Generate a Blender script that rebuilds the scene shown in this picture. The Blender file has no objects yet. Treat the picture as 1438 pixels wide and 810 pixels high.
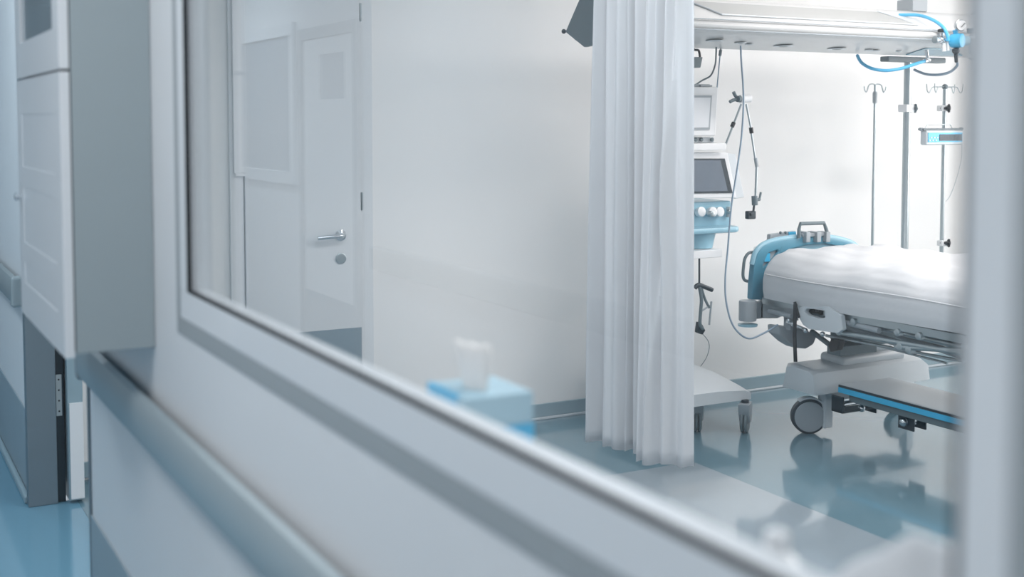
import bpy, bmesh, math, random
from mathutils import Vector, Matrix
random.seed(7)
R = math.radians
C = bpy.context.scene.collection
scene = bpy.context.scene

# ------------------------------------------------------------------ camera
FP = 1713.0                     # focal length in pixels of the 1438 px wide frame
YAW, PITCH, PPY = R(28.6), R(3.4), 271.8
EYE = Vector((0, 0, 1.65))
cd = bpy.data.cameras.new('camera')
cam = bpy.data.objects.new('camera', cd); C.objects.link(cam)
cam.location = EYE
cam.rotation_euler = (math.pi/2 - PITCH, 0, -YAW)
cd.sensor_width = 36.0; cd.sensor_fit = 'HORIZONTAL'
cd.lens = FP/1438*36
cd.shift_y = -(405-PPY)/1438
cd.clip_start = 0.02
cd.dof.use_dof = True
cd.dof.focus_distance = 6.3
cd.dof.aperture_fstop = 2.0
scene.camera = cam

# ------------------------------------------------------------------ world, light, exposure
w = bpy.data.worlds.new('world'); scene.world = w; w.use_nodes = True
w.node_tree.nodes['Background'].inputs[0].default_value = (0.8, 0.9, 1.0, 1)
w.node_tree.nodes['Background'].inputs[1].default_value = 0.6
scene.view_settings.view_transform = 'Standard'
scene.view_settings.look = 'None'
scene.view_settings.gamma = 1
scene.view_settings.exposure = 0.0
scene.view_settings.use_curve_mapping = False

def area(name, loc, rot, sx, sy, power, col):
    l = bpy.data.lights.new(name, 'AREA'); l.shape = 'RECTANGLE'
    l.size = sx; l.size_y = sy; l.energy = power; l.color = col
    o = bpy.data.objects.new(name, l); C.objects.link(o)
    o.location = loc; o.rotation_euler = rot
    return o
WARM = (1.0, 0.925, 0.88); COOL = (0.80, 0.925, 1.0); NEUT = (1.0, 0.975, 0.96)
ROOM_LAMPS = [(2.0, 1.4), (4.6, 1.4), (2.2, 3.7), (4.6, 3.7), (6.4, 2.6)]
CORR_LAMPS = [(-0.35, -0.8), (-0.35, 2.2), (-0.35, 5.2), (-0.35, 8.2)]
for x, y in ROOM_LAMPS:
    area('ceiling_lamp_light', (x, y, 2.765), (0, 0, 0), 1.1, 0.55, 31 if x > 4 else 18, WARM if x > 4 else (0.88, 0.95, 1.0))
for x, y in CORR_LAMPS:
    area('corridor_lamp_light', (x, y, 2.765), (0, 0, 0), 0.5, 1.1, 20, COOL if y > 4 else NEUT)
# the supply beam's own up-light above the bed
area('beam_uplight', (4.5, 5.0, 2.33), (math.pi, 0, 0), 2.2, 0.12, 8, WARM)
# added soft fill from the right; the wall there has no window
area('ward_side_fill', (7.12, 3.4, 1.75), (0, R(90), 0), 1.5, 2.6, 64, (1.0, 0.95, 0.92))

# ------------------------------------------------------------------ pixel -> point on a real plane
fwd = Vector((math.sin(YAW)*math.cos(PITCH), math.cos(YAW)*math.cos(PITCH), -math.sin(PITCH)))
rgt = Vector((math.cos(YAW), -math.sin(YAW), 0))
upv = rgt.cross(fwd)
def at(px, py, X=None, Y=None, Z=None):
    d = fwd + rgt*((px-719)/FP) + upv*((PPY-py)/FP)
    if X is not None: k = (X-EYE.x)/d.x
    elif Y is not None: k = (Y-EYE.y)/d.y
    else: k = (Z-EYE.z)/d.z
    return EYE + d*k

# ------------------------------------------------------------------ materials
def s2l(c):
    return tuple(((v/255)/12.92 if v/255 <= 0.04045 else ((v/255+0.055)/1.055)**2.4) for v in c)
def mat(name, rgb, rough=0.5, metal=0.0, coat=0.0, var=0.03, nscale=6.0, bump=0.0, bscale=60.0, emit=0.0, ior=1.45, trans=0.0):
    m = bpy.data.materials.new(name); m.use_nodes = True
    nt = m.node_tree; b = nt.nodes['Principled BSDF']
    col = s2l(rgb)
    tc = nt.nodes.new('ShaderNodeTexCoord')
    n = nt.nodes.new('ShaderNodeTexNoise'); n.inputs['Scale'].default_value = nscale; n.inputs['Detail'].default_value = 4
    nt.links.new(tc.outputs['Object'], n.inputs['Vector'])
    mx = nt.nodes.new('ShaderNodeMix'); mx.data_type = 'RGBA'
    mx.inputs[6].default_value = tuple(max(0, v*(1-var)) for v in col)+(1,)
    mx.inputs[7].default_value = tuple(min(1, v*(1+var)) for v in col)+(1,)
    nt.links.new(n.outputs['Fac'], mx.inputs[0]); nt.links.new(mx.outputs[2], b.inputs['Base Color'])
    b.inputs['Roughness'].default_value = rough; b.inputs['Metallic'].default_value = metal
    b.inputs['Coat Weight'].default_value = coat; b.inputs['Coat Roughness'].default_value = 0.06
    b.inputs['IOR'].default_value = ior
    if trans: b.inputs['Transmission Weight'].default_value = trans
    if bump:
        n2 = nt.nodes.new('ShaderNodeTexNoise'); n2.inputs['Scale'].default_value = bscale; n2.inputs['Detail'].default_value = 3
        nt.links.new(tc.outputs['Object'], n2.inputs['Vector'])
        bp = nt.nodes.new('ShaderNodeBump'); bp.inputs['Strength'].default_value = bump; bp.inputs['Distance'].default_value = 0.01
        nt.links.new(n2.outputs['Fac'], bp.inputs['Height']); nt.links.new(bp.outputs['Normal'], b.inputs['Normal'])
    if emit:
        b.inputs['Emission Color'].default_value = col+(1,); b.inputs['Emission Strength'].default_value = emit
    return m
def glass_mat(name, tint=(1, 1, 1), f0=0.04, rough=0.0):
    m = bpy.data.materials.new(name); m.use_nodes = True
    nt = m.node_tree; nt.nodes.clear()
    g = nt.nodes.new('ShaderNodeNewGeometry')
    dt = nt.nodes.new('ShaderNodeVectorMath'); dt.operation = 'DOT_PRODUCT'
    nt.links.new(g.outputs['Normal'], dt.inputs[0]); nt.links.new(g.outputs['Incoming'], dt.inputs[1])
    def mth(op, a, b=None):
        n = nt.nodes.new('ShaderNodeMath'); n.operation = op
        for i, v in enumerate((a, b)):
            if v is None: continue
            if isinstance(v, (int, float)): n.inputs[i].default_value = v
            else: nt.links.new(v, n.inputs[i])
        return n.outputs[0]
    a = mth('ABSOLUTE', dt.outputs['Value'])
    p = mth('POWER', mth('SUBTRACT', 1.0, a), 5.0)
    r = mth('ADD', mth('MULTIPLY', p, 1-f0), f0)
    t = nt.nodes.new('ShaderNodeBsdfTransparent'); t.inputs[0].default_value = tint+(1,)
    gl = nt.nodes.new('ShaderNodeBsdfGlossy'); gl.inputs['Roughness'].default_value = rough
    mx = nt.nodes.new('ShaderNodeMixShader'); out = nt.nodes.new('ShaderNodeOutputMaterial')
    nt.links.new(r, mx.inputs[0]); nt.links.new(t.outputs[0], mx.inputs[1]); nt.links.new(gl.outputs[0], mx.inputs[2])
    nt.links.new(mx.outputs[0], out.inputs[0])
    return m
def cloth_mat(name, rgb, transl=0.3, wscale=0.0):
    m = bpy.data.materials.new(name); m.use_nodes = True
    nt = m.node_tree; nt.nodes.clear(); col = s2l(rgb)+(1,)
    d = nt.nodes.new('ShaderNodeBsdfDiffuse'); d.inputs[0].default_value = col
    t = nt.nodes.new('ShaderNodeBsdfTranslucent'); t.inputs[0].default_value = col
    mx = nt.nodes.new('ShaderNodeMixShader'); mx.inputs[0].default_value = transl
    out = nt.nodes.new('ShaderNodeOutputMaterial')
    tc = nt.nodes.new('ShaderNodeTexCoord'); n = nt.nodes.new('ShaderNodeTexNoise')
    n.inputs['Scale'].default_value = 14; n.inputs['Detail'].default_value = 5
    nt.links.new(tc.outputs['Object'], n.inputs['Vector'])
    bp = nt.nodes.new('ShaderNodeBump'); bp.inputs['Strength'].default_value = 0.25; bp.inputs['Distance'].default_value = 0.012
    nt.links.new(n.outputs['Fac'], bp.inputs['Height'])
    nt.links.new(bp.outputs[0], d.inputs['Normal'])
    nt.links.new(d.outputs[0], mx.inputs[1]); nt.links.new(t.outputs[0], mx.inputs[2]); nt.links.new(mx.outputs[0], out.inputs[0])
    return m

M = dict(
    wall=mat('ward_wall_paint', (246, 245, 244), 0.55, var=0.01, nscale=2),
    cwall=mat('corridor_wall_paint', (222, 225, 228), 0.45, var=0.015, nscale=2),
    skirt=mat('grey_wall_guard', (150, 165, 174), 0.4, var=0.03),
    base=mat('blue_grey_skirting', (150, 172, 182), 0.35, var=0.02),
    ceil=mat('ceiling_paint', (240, 241, 242), 0.7, var=0.01),
    floor=mat('ward_vinyl', (104, 136, 150), 0.13, coat=0.6, var=0.04, nscale=1.5),
    cfloor=mat('corridor_vinyl', (108, 152, 174), 0.12, coat=0.5, var=0.04, nscale=1.5),
    pale_floor=mat('paler_floor_area', (150, 163, 172), 0.10, coat=0.6, var=0.02, nscale=2),
    frame=mat('white_window_profile', (222, 226, 230), 0.35, coat=0.2, var=0.01),
    trim=mat('grey_metal_trim', (158, 165, 169), 0.4, metal=0.0, var=0.03),
    gasket=mat('black_rubber', (20, 26, 32), 0.6),
    glass=glass_mat('window_glass', (0.985, 0.988, 0.99)),
    rail=mat('grey_handrail_vinyl', (158, 170, 175), 0.32, coat=0.25, var=0.03),
    cab=mat('cabinet_lacquer', (226, 230, 234), 0.3, coat=0.2, var=0.01),
    cabside=mat('cabinet_side_grey', (160, 172, 177), 0.45, var=0.02),
    doorf=mat('grey_door_frame', (120, 134, 143), 0.35, metal=0.3, var=0.04),
    dark=mat('dark_grey_metal', (62, 70, 76), 0.4, metal=0.4),
    black=mat('black_plastic', (30, 34, 38), 0.4),
    white=mat('white_plastic', (232, 234, 236), 0.3, coat=0.2, var=0.01),
    offw=mat('light_grey_plastic', (205, 212, 217), 0.35, coat=0.1, var=0.015),
    grey=mat('mid_grey_plastic', (160, 168, 174), 0.4, var=0.02),
    dgrey=mat('slate_grey_plastic', (104, 118, 124), 0.45, var=0.03),
    chrome=mat('chrome', (205, 210, 214), 0.16, metal=1.0, var=0.02),
    steel=mat('brushed_steel', (176, 186, 190), 0.32, metal=0.9, var=0.03),
    beam=mat('beam_enamel', (214, 215, 215), 0.35, coat=0.15, var=0.01),
    pblue=mat('pale_blue_card', (176, 208, 222), 0.5, var=0.02),
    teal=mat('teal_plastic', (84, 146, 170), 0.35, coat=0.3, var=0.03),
    lteal=mat('pale_teal_plastic', (146, 190, 208), 0.35, coat=0.3, var=0.02),
    cyan=mat('cyan_plastic', (70, 186, 232), 0.35, coat=0.3, var=0.02),
    hose=mat('blue_hose', (78, 176, 220), 0.35, coat=0.2),
    ghose=mat('grey_blue_hose', (140, 160, 178), 0.35, coat=0.2),
    sheet=cloth_mat('white_bed_linen', (216, 218, 221), 0.06),
    curtain=cloth_mat('white_curtain_cloth', (240, 241, 243), 0.34),
    tissue=cloth_mat('tissue_paper', (250, 248, 246), 0.15),
    screen=mat('grey_screen_glass', (112, 122, 134), 0.12, coat=0.6, var=0.12, nscale=3),
    pscreen=mat('pale_screen_glass', (225, 228, 232), 0.15, coat=0.4, var=0.04, nscale=3),
    lamp=mat('lamp_diffuser', (250, 252, 255), 0.5, emit=2.2),
    clamp=mat('corridor_lamp_diffuser', (225, 240, 255), 0.5, emit=1.2),
    diff=mat('beam_diffuser', (176, 178, 177), 0.4, emit=0.0, coat=0.2, var=0.01),
    cglass=mat('cabinet_pane', (142, 158, 167), 0.22, coat=0.5, var=0.18, nscale=9),
    dglass=mat('frosted_dark_pane', (165, 178, 188), 0.12, coat=0.5, var=0.05, nscale=2),
    clear=glass_mat('clear_plastic', (0.93, 0.95, 0.96), 0.08, 0.1),
)

# ------------------------------------------------------------------ mesh helpers
class MB:
    def __init__(s): s.bm = bmesh.new()
    def _merge(s, b, mtx=None):
        if mtx is not None: bmesh.ops.transform(b, matrix=mtx, verts=b.verts)
        me = bpy.data.meshes.new('t'); b.to_mesh(me); b.free()
        s.bm.from_mesh(me); bpy.data.meshes.remove(me)
    def box(s, a, b, bev=0.0, seg=2, mtx=None):
        t = bmesh.new(); bmesh.ops.create_cube(t, size=1)
        a, b = Vector(a), Vector(b)
        for v in t.verts:
            v.co = Vector(((a[i]+b[i])/2 + v.co[i]*abs(b[i]-a[i]) for i in range(3)))
        if bev: bmesh.ops.bevel(t, geom=t.edges[:], offset=bev, segments=seg, affect='EDGES', profile=0.5)
        s._merge(t, mtx); return s
    def tube(s, pts, r, n=10, smooth=True, radii=None, closed=False, sub=6):
        pts = [Vector(p) for p in pts]
        if smooth and len(pts) > 2:
            q = []; L = len(pts)
            rng = range(L if closed else L-1)
            for i in rng:
                if closed: p0, p1, p2, p3 = pts[i-1], pts[i], pts[(i+1) % L], pts[(i+2) % L]
                else: p0, p1, p2, p3 = pts[max(i-1, 0)], pts[i], pts[i+1], pts[min(i+2, L-1)]
                for k in range(sub):
                    t = k/sub
                    q.append(0.5*((2*p1)+(-p0+p2)*t+(2*p0-5*p1+4*p2-p3)*t*t+(-p0+3*p1-3*p2+p3)*t**3))
            if not closed: q.append(pts[-1])
            pts = q
        rings = []; up = None; L = len(pts)
        for i, p in enumerate(pts):
            if closed: d = pts[(i+1) % L]-pts[i-1]
            else: d = pts[min(i+1, L-1)]-pts[max(i-1, 0)]
            d.normalize()
            if up is None: up = d.orthogonal().normalized()
            up = (up-d*up.dot(d)).normalized(); sd = d.cross(up)
            rr = radii[i] if radii and len(radii) == L else r
            rings.append([s.bm.verts.new(p+(up*math.cos(2*math.pi*k/n)+sd*math.sin(2*math.pi*k/n))*rr) for k in range(n)])
        for i in range(L if closed else L-1):
            A, B = rings[i], rings[(i+1) % L]
            for k in range(n):
                s.bm.faces.new((A[k], A[(k+1) % n], B[(k+1) % n], B[k]))
        if not closed:
            s.bm.faces.new(rings[0][::-1]); s.bm.faces.new(rings[-1])
        return s
    def cyl(s, a, b, r, n=20, r2=None):
        a, b = Vector(a), Vector(b); d = (b-a); L = d.length
        prof = [(r, 0), (r2 if r2 is not None else r, L)]
        return s.lathe(prof, a, d, n)
    def lathe(s, prof, o, axis, n=24, cap=True):
        o, axis = Vector(o), Vector(axis).normalized()
        u = axis.orthogonal().normalized(); v = axis.cross(u)
        rings = [[s.bm.verts.new(o+axis*h+(u*math.cos(2*math.pi*k/n)+v*math.sin(2*math.pi*k/n))*max(r, 1e-4)) for k in range(n)] for r, h in prof]
        for A, B in zip(rings, rings[1:]):
            for k in range(n): s.bm.faces.new((A[k], A[(k+1) % n], B[(k+1) % n], B[k]))
        if cap: s.bm.faces.new(rings[0][::-1]); s.bm.faces.new(rings[-1])
        return s
    def ball(s, c, r, sc=(1, 1, 1), n=16):
        t = bmesh.new(); bmesh.ops.create_uvsphere(t, u_segments=n, v_segments=n//2, radius=r)
        s._merge(t, Matrix.Translation(c) @ Matrix.Diagonal((*sc, 1))); return s
    def prism(s, pts, off, bev=0.0, holes=()):
        """pts: outline of 3-D points on a plane, off: extrusion vector"""
        t = bmesh.new(); off = Vector(off)
        loops = [[Vector(p) for p in pts]]+[[Vector(p) for p in h] for h in holes]
        if not holes:
            f = t.faces.new([t.verts.new(p) for p in loops[0]])
            fs = [f]
        else:
            es = []
            for lp in loops:
                vs = [t.verts.new(p) for p in lp]
                es += [t.edges.new((vs[i], vs[(i+1) % len(vs)])) for i in range(len(vs))]
            fs = bmesh.ops.triangle_fill(t, use_beauty=True, edges=es)['geom']
            fs = [g for g in fs if isinstance(g, bmesh.types.BMFace)]
        r = bmesh.ops.extrude_face_region(t, geom=fs)
        bmesh.ops.translate(t, vec=off, verts=[g for g in r['geom'] if isinstance(g, bmesh.types.BMVert)])
        bmesh.ops.recalc_face_normals(t, faces=t.faces)
        if bev:
            es = [e for e in t.edges if len(e.link_faces) == 2 and e.calc_face_angle(0) > 0.6]
            bmesh.ops.bevel(t, geom=es, offset=bev, segments=2, affect='EDGES', profile=0.5)
        s._merge(t); return s
    def build(s, name, m, parent=None, smooth=True):
        bmesh.ops.recalc_face_normals(s.bm, faces=s.bm.faces)
        me = bpy.data.meshes.new(name)
        if smooth:
            for f in s.bm.faces: f.smooth = True
            for e in s.bm.edges:
                if len(e.link_faces) == 2 and e.calc_face_angle(0) > R(38): e.smooth = False
        s.bm.to_mesh(me); s.bm.free()
        me.materials.append(m)
        o = bpy.data.objects.new(name, me); C.objects.link(o)
        if smooth and 12 < len(me.polygons) < 3000:
            wn = o.modifiers.new('weighted_normal', 'WEIGHTED_NORMAL'); wn.keep_sharp = True; wn.weight = 80
        if parent is not None:
            o.parent = parent
            g = parent; T = Vector((0, 0, 0))
            while g: T += g.location; g = g.parent
            me.transform(Matrix.Translation(-T))
        return o
def thing(name, label, cat, loc=(0, 0, 0), group=None, kind=None):
    o = bpy.data.objects.new(name, None); C.objects.link(o); o.empty_display_size = 0.1
    o.location = loc; return tag(o, label, cat, group, kind)
def sub_empty(name, loc, par, label=None):
    o = bpy.data.objects.new(name, None); C.objects.link(o); o.empty_display_size = 0.05; o.parent = par
    o.location = Vector(loc)-Vector(par.location)
    if label: o['label'] = label
    return o
def tag(o, label, cat, group=None, kind=None):
    o['label'] = label; o['category'] = cat
    if group: o['group'] = group
    if kind: o['kind'] = kind
    return o
def struct(name, mb, m, label, cat='wall', parent=None):
    o = mb.build(name, m, parent, smooth=False)
    if parent is None: tag(o, label, cat, None, 'structure')
    return o
def lab(o, t): o['label'] = t; return o
def arc(cx, cy, r, a0, a1, n):
    return [(cx+r*math.cos(R(a0+(a1-a0)*i/n)), cy+r*math.sin(R(a0+(a1-a0)*i/n))) for i in range(n+1)]

# ================================================================== STRUCTURE
WX0, WX1 = 0.66, 0.74           # the partition between corridor and ward
WEND = 4.03                     # where the partition stops at the doorway
DEND = 5.52                     # far side of the doorway
EY = 5.80                       # end wall of the ward
RX = 7.2                        # far right wall of the ward
CX = -1.2                       # opposite corridor wall
CH = 2.8
GY0, GY1, GZ0, GZ1 = 0.57, 2.712, 1.270, 2.45   # glass opening

b = MB(); b.box((CX, -2.5, -0.1), (WX0, 13, 0)); b.box((WX0, WEND, -0.1), (0.84, DEND, 0))
struct('floor', b, M['cfloor'], 'saturated blue glossy vinyl corridor floor', 'floor')
b = MB(); b.box((0.841, -2.5, -0.1), (RX, EY, 0))
struct('floor', b, M['floor'], 'grey-blue glossy vinyl floor of the ward', 'floor')
b = MB(); b.box((0.80, -2.5, 0.0), (3.56, 4.70, 0.002))  # thin paler slab laid over part of the ward floor
o = b.build('floor', M['pale_floor'], smooth=False); tag(o, 'paler grey area of the ward floor beside the partition', 'floor', None, 'structure')
b = MB(); b.box((CX, -2.5, CH), (WX0, 13, CH+0.1)); struct('ceiling', b, M['ceil'], 'white corridor ceiling', 'ceiling')
b = MB(); b.box((WX0, -2.5, CH), (RX, EY+.15, CH+0.1)); struct('ceiling', b, M['ceil'], 'white ceiling of the ward', 'ceiling')

# partition wall with the window opening
b = MB()
b.box((WX0, -2.5, 0), (WX1, GY0-0.1, CH)); b.box((WX0, GY1+0.1, 0), (WX1, WEND, CH))
b.box((WX0, GY0-0.1, 0), (WX1, GY1+0.1, GZ0-0.1)); b.box((WX0, GY0-0.1, GZ1+0.1), (WX1, GY1+0.1, CH))
b.box((WX0, WEND, 2.3), (WX1, DEND, CH))
struct('wall_left', b, M['cwall'], 'pale partition wall between corridor and ward', 'wall')
b = MB(); b.box((WX0, DEND, 0), (WX1, 13, CH))
struct('wall_back', b, M['cwall'], 'pale corridor wall beyond the grey door frame', 'wall')
b = MB(); b.box((WX1, EY, 0), (RX, EY+0.15, CH))
struct('wall_end', b, M['wall'], 'bright white end wall behind the bed', 'wall')
b = MB(); b.box((RX, -2.5, 0), (RX+0.15, EY+0.15, CH)); struct('wall_right', b, M['wall'], 'white right-hand wall of the ward', 'wall')
b = MB(); b.box((CX, -2.65, 0), (RX, -2.5, CH)); struct('wall_front', b, M['wall'], 'white wall behind the viewer', 'wall')
b = MB(); b.box((CX-0.15, -2.5, 0), (CX, 13, CH)); struct('wall_corridor', b, M['cwall'], 'pale opposite wall of the corridor', 'wall')
b = MB(); b.box((CX, 13, 0), (WX1, 13.15, CH)); struct('wall_far', b, M['cwall'], 'pale wall closing the corridor', 'wall')

# wall guards / baseboards
b = MB(); b.box((WX0-0.006, -2.5, 0), (WX0-0.0005, WEND-0.006, 0.39), 0.002)
struct('baseboard_left', b, M['skirt'], 'tall grey guard strip at the foot of the partition', 'baseboard')
b = MB(); b.box((WX0-0.006, DEND+0.03, 0.0), (WX0-0.0005, 13, 0.39), 0.002)
struct('baseboard_back', b, M['skirt'], 'tall grey guard strip on the wall beyond the doorway', 'baseboard')
b = MB(); b.box((WX0-0.03, DEND+0.03, 0.0), (WX0-0.0065, 13, 0.035), 0.008)
struct('trim_1', b, M['base'], 'pale blue cove strip at the floor beyond the doorway', 'trim')
b = MB(); b.box((WX1, EY-0.014, 0.012), (1.56, EY-0.0005, 0.085), 0.003); b.box((2.36, EY-0.014, 0.012), (RX, EY-0.0005, 0.085), 0.003)
struct('baseboard_end', b, M['base'], 'blue-grey skirting along the end wall', 'baseboard')
b = MB(); b.box((2.36, EY-0.03, 0.0), (RX, EY-0.0145, 0.014), 0.004)
struct('trim_2', b, M['offw'], 'pale cove strip at the foot of the end wall', 'trim')
# metal corner guard at the end of the partition
b = MB(); b.box((WX0-0.008, WEND-0.005, 0), (WX0+0.04, WEND+0.012, CH-0.05), 0.003)
struct('trim_3', b, M['doorf'], 'slim dark grey corner guard at the end of the partition', 'trim')

# ---------------------------------------------------------------- window_1
win = thing('window_1', 'long interior window looking into the ward', 'window', (WX0, (GY0+GY1)/2, GZ0-0.1), kind='structure')
def ring(x0, x1, o0, o1, bev, near=None):  # rectangular ring in the YZ plane around the glass
    m = MB()
    ya, yb, za, zb = GY0, GY1, GZ0, GZ1
    n0, n1 = near if near else (o0, o1)   # the near jamb profile is slimmer
    m.box((x0, ya-n1, za-o1), (x1, yb+o1, za-o0), bev)
    m.box((x0, ya-n1, zb+o0), (x1, yb+o1, zb+o1), bev)
    m.box((x0, yb+o0, za-o0), (x1, yb+o1, zb+o0), bev)
    m.box((x0, ya-n1, za-o0), (x1, ya-n0, zb+o0), bev)
    return m
ring(WX0-0.004, WX0+0.034, 0.0, 0.066, 0.003, (0.0, 0.040)).build('window_frame', M['frame'], win)
lab(ring(WX0-0.003, WX0+0.02, 0.0665, 0.106, 0.002, (0.0405, 0.105)).build('outer_trim', M['trim'], win), 'flat grey trim around the white profile')
ring(WX0-0.0045, WX0+0.006, -0.005, 0.0005, 0.001).build('gasket', M['gasket'], win)
g = MB(); g.box((WX0+0.007, GY0-0.01, GZ0-0.012), (WX0+0.013, GY1+0.01, GZ1+0.01)); g.build('glass_pane', M['glass'], win, smooth=False)
ring(WX0+0.0135, WX0+0.042, -0.004, 0.0, 0.002).build('inner_bead', M['frame'], win)
# ledge on the ward side
b = MB(); b.box((WX1+0.0005, GY0-0.1, 1.112), (0.955, GY1+0.1, 1.137), 0.004)
for yy in (0.8, 1.5, 2.3): b.box((WX1+0.0005, yy, 1.0), (0.90, yy+0.02, 1.112), 0.002)
o = b.build('window_ledge', M['white']); tag(o, 'white ledge fixed below the window on the ward side', 'ledge')

# ---------------------------------------------------------------- handrails
def handrail(y0, y1, label):
    t = thing('handrail', label, 'handrail', (WX0, y0, 0.84))
    m = MB(); prof = [(WX0-0.022, .842), (WX0-0.040, .85), (WX0-0.048, .87), (WX0-0.048, .94), (WX0-0.040, .962), (WX0-0.026, .97), (WX0-0.018, .962), (WX0-0.018, .85)]
    m.prism([(x, y0+0.05, z) for x, z in prof], (0, y1-y0-0.1, 0)); m.build('rail_cover', M['rail'], t)
    for yy, s in ((y0, 1), (y1, -1)):
        e = MB(); e.box((WX0-0.050, yy, .838), (WX0-0.0005, yy+s*0.052, .974), 0.014, 3); e.build('end_cap', M['rail'], t)
    n = max(2, int((y1-y0)/0.9))
    for i in range(n):
        yy = y0+0.3+(y1-y0-0.6)*i/(n-1)
        e = MB(); e.box((WX0-0.019, yy-0.02, .87), (WX0-0.0005, yy+0.02, .94)); e.build('bracket', M['dark'], t)
handrail(-1.6, WEND-0.02, 'grey vinyl handrail running under the window')
handrail(5.66, 9.0, 'grey handrail with a rounded end beyond the doorway')

# ---------------------------------------------------------------- wall cabinet
cy0, cy1, cz0, cz1, cxf = 3.06, 3.89, 1.09, 2.5, 0.451
t = thing('wall_cabinet', 'tall white wall cabinet with grey side mounted over the handrail', 'cabinet', (WX0, cy0, cz0))
b = MB(); b.box((cxf+0.022, cy0, cz0), (WX0-0.001, cy0+0.018, cz1), 0.0015); lab(b.build('side_panel', M['cabside'], t), 'grey side panel facing the viewer')
b = MB(); b.box((cxf+0.022, cy1-0.018, cz0), (WX0-0.001, cy1, cz1), 0.0015); b.build('side_panel', M['cabside'], t)
b = MB(); b.box((cxf+0.022, cy0+0.018, cz0), (WX0-0.001, cy1-0.018, cz0+0.018)); b.build('bottom_panel', M['cab'], t)
b = MB(); b.box((WX0-0.012, cy0+0.018, cz0+0.018), (WX0-0.001, cy1-0.018, cz1-0.018)); b.build('back_panel', M['cab'], t)
b = MB(); b.box((cxf+0.022, cy0+0.018, cz1-0.018), (WX0-0.001, cy1-0.018, cz1)); b.build('top_panel', M['cab'], t)
for zz in (1.76, 2.1):
    b = MB(); b.box((cxf+0.04, cy0+0.018, zz), (WX0-0.013, cy1-0.018, zz+0.016)); b.build('shelf', M['cab'], t)
b = MB(); b.box((cxf+0.0195, cy0+0.0045, cz0+.004), (cxf+0.0218, cy1-.01, cz1-.004)); lab(b.build('gap_shade', M['gasket'], t), 'thin black strip for the shade in the gap behind the doors')  # black strip put in as the shade of the gap behind the doors
def cab_door(z0, z1, glazed):
    d = MB(); x0, x1 = cxf-0.004, cxf+0.019; s = 0.10
    ya, yb = cy0+0.003, cy1-0.003
    d.box((x0, ya, z0), (x1, ya+s, z1), 0.0012); d.box((x0, yb-s, z0), (x1, yb, z1), 0.0012)
    d.box((x0, ya+s, z0), (x1, yb-s, z0+s), 0.0012); d.box((x0, ya+s, z1-s), (x1, yb-s, z1), 0.0012)
    if not glazed:
        cuts = [z0+s, 1.24, 1.30, 1.46, 1.52, z1-s]
        for q0, q1 in ((1.24, 1.30), (1.46, 1.52)): d.box((x0, ya+s, q0), (x1, yb-s, q1), 0.0012)
    dr = d.build('door', M['cab'], t)
    if glazed:
        p = MB(); p.box((x0+0.008, ya+s, z0+s), (x0+0.012, yb-s, z1-s)); p.build('pane', M['cglass'], dr)
    else:
        for za, zb in zip(cuts[0::2], cuts[1::2]):
            p = MB(); p.box((x0+0.0014, ya+s, za), (x1-0.001, yb-s, zb)); p.build('panel', M['cab'], dr)
        k = MB(); k.lathe([(.005, 0), (.005, .005), (.011, .007), (.012, .013), (.007, .017)], (x0, yb-0.03, 1.427), (-1, 0, 0), 14); k.build('knob', M['chrome'], dr)
    return dr
cab_door(cz0-0.01, 1.768, False); cab_door(1.774, cz1, True)
# ---------------------------------------------------------------- doorway beyond the partition: door_1
t = thing('door_1', 'grey steel door frame with an open door leaf beyond the partition', 'door', (WX0, DEND, 0), kind='structure')
b = MB(); b.box((WX0-0.02, DEND-0.03, 0), (WX1+0.02, DEND+0.03, 2.32), 0.004); b.build('door_frame', M['doorf'], t)
b = MB(); b.box((WX1+0.02, DEND-0.012, 0), (WX1+0.055, DEND+0.03, 2.3), 0.002); b.build('rebate', M['dark'], t)
hz = [at(88, y, Y=DEND-0.02).z for y in (640, 600)]
hp = MB(); hp.box((WX1+0.022, DEND-0.018, .38), (WX1+0.046, DEND-0.0125, .56), 0.001)
h = hp.build('hinge', M['steel'], t)
for k in range(4):
    q = MB(); q.lathe([(.004, 0), (.003, .002)], (WX1+0.034, DEND-0.018, .40+k*.046), (0, -1, 0), 10); q.build('screw', M['black'], h)
lf = MB(); lf.box((WX1+0.062, DEND-0.06, 0.012), (WX1+0.125, DEND+0.24, 2.25), 0.003); lf = lab(lf.build('door_leaf', M['base'], t), 'pale blue-grey open door leaf seen edge on')
kp = MB(); kp.box((WX1+0.068, DEND-0.068, 0.02), (WX1+0.124, DEND-0.0605, 0.44), 0.002); lab(kp.build('kick_plate', M['white'], lf), 'white plate at the foot of the leaf')

# ---------------------------------------------------------------- door_2 in the end wall
DX0, DX1 = 1.68, 2.275
t = thing('door_2', 'white door with steel lever handle in the end wall seen through the glass', 'door', (DX0, EY, 0), kind='structure')
b = MB()
for xa, xb in ((DX0-0.07, DX0-0.003), (DX1+0.003, DX1+0.07)): b.box((xa, EY-0.02, 0), (xb, EY-0.0005, 2.47), 0.003)
b.box((DX0-0.003, EY-0.02, 2.405), (DX1+0.003, EY-0.0005, 2.47), 0.003)
b.build('door_frame', M['white'], t)
b = MB(); b.box((DX0, EY-0.032, 0.01), (DX1, EY-0.0005, 2.4), 0.003); lf = b.build('door_leaf', M['white'], t)
b = MB(); b.box((DX0+0.002, EY-0.035, 0.012), (DX1-0.002, EY-0.0325, 0.605)); lab(b.build('kick_plate', M['skirt'], lf), 'blue-grey kick plate')
hp = at(478, 330, Y=EY-0.03)
b = MB(); b.lathe([(.028, 0), (.028, .008), (.012, .012), (.011, .045)], (hp.x, EY-0.032, hp.z), (0, -1, 0), 24)
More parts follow.
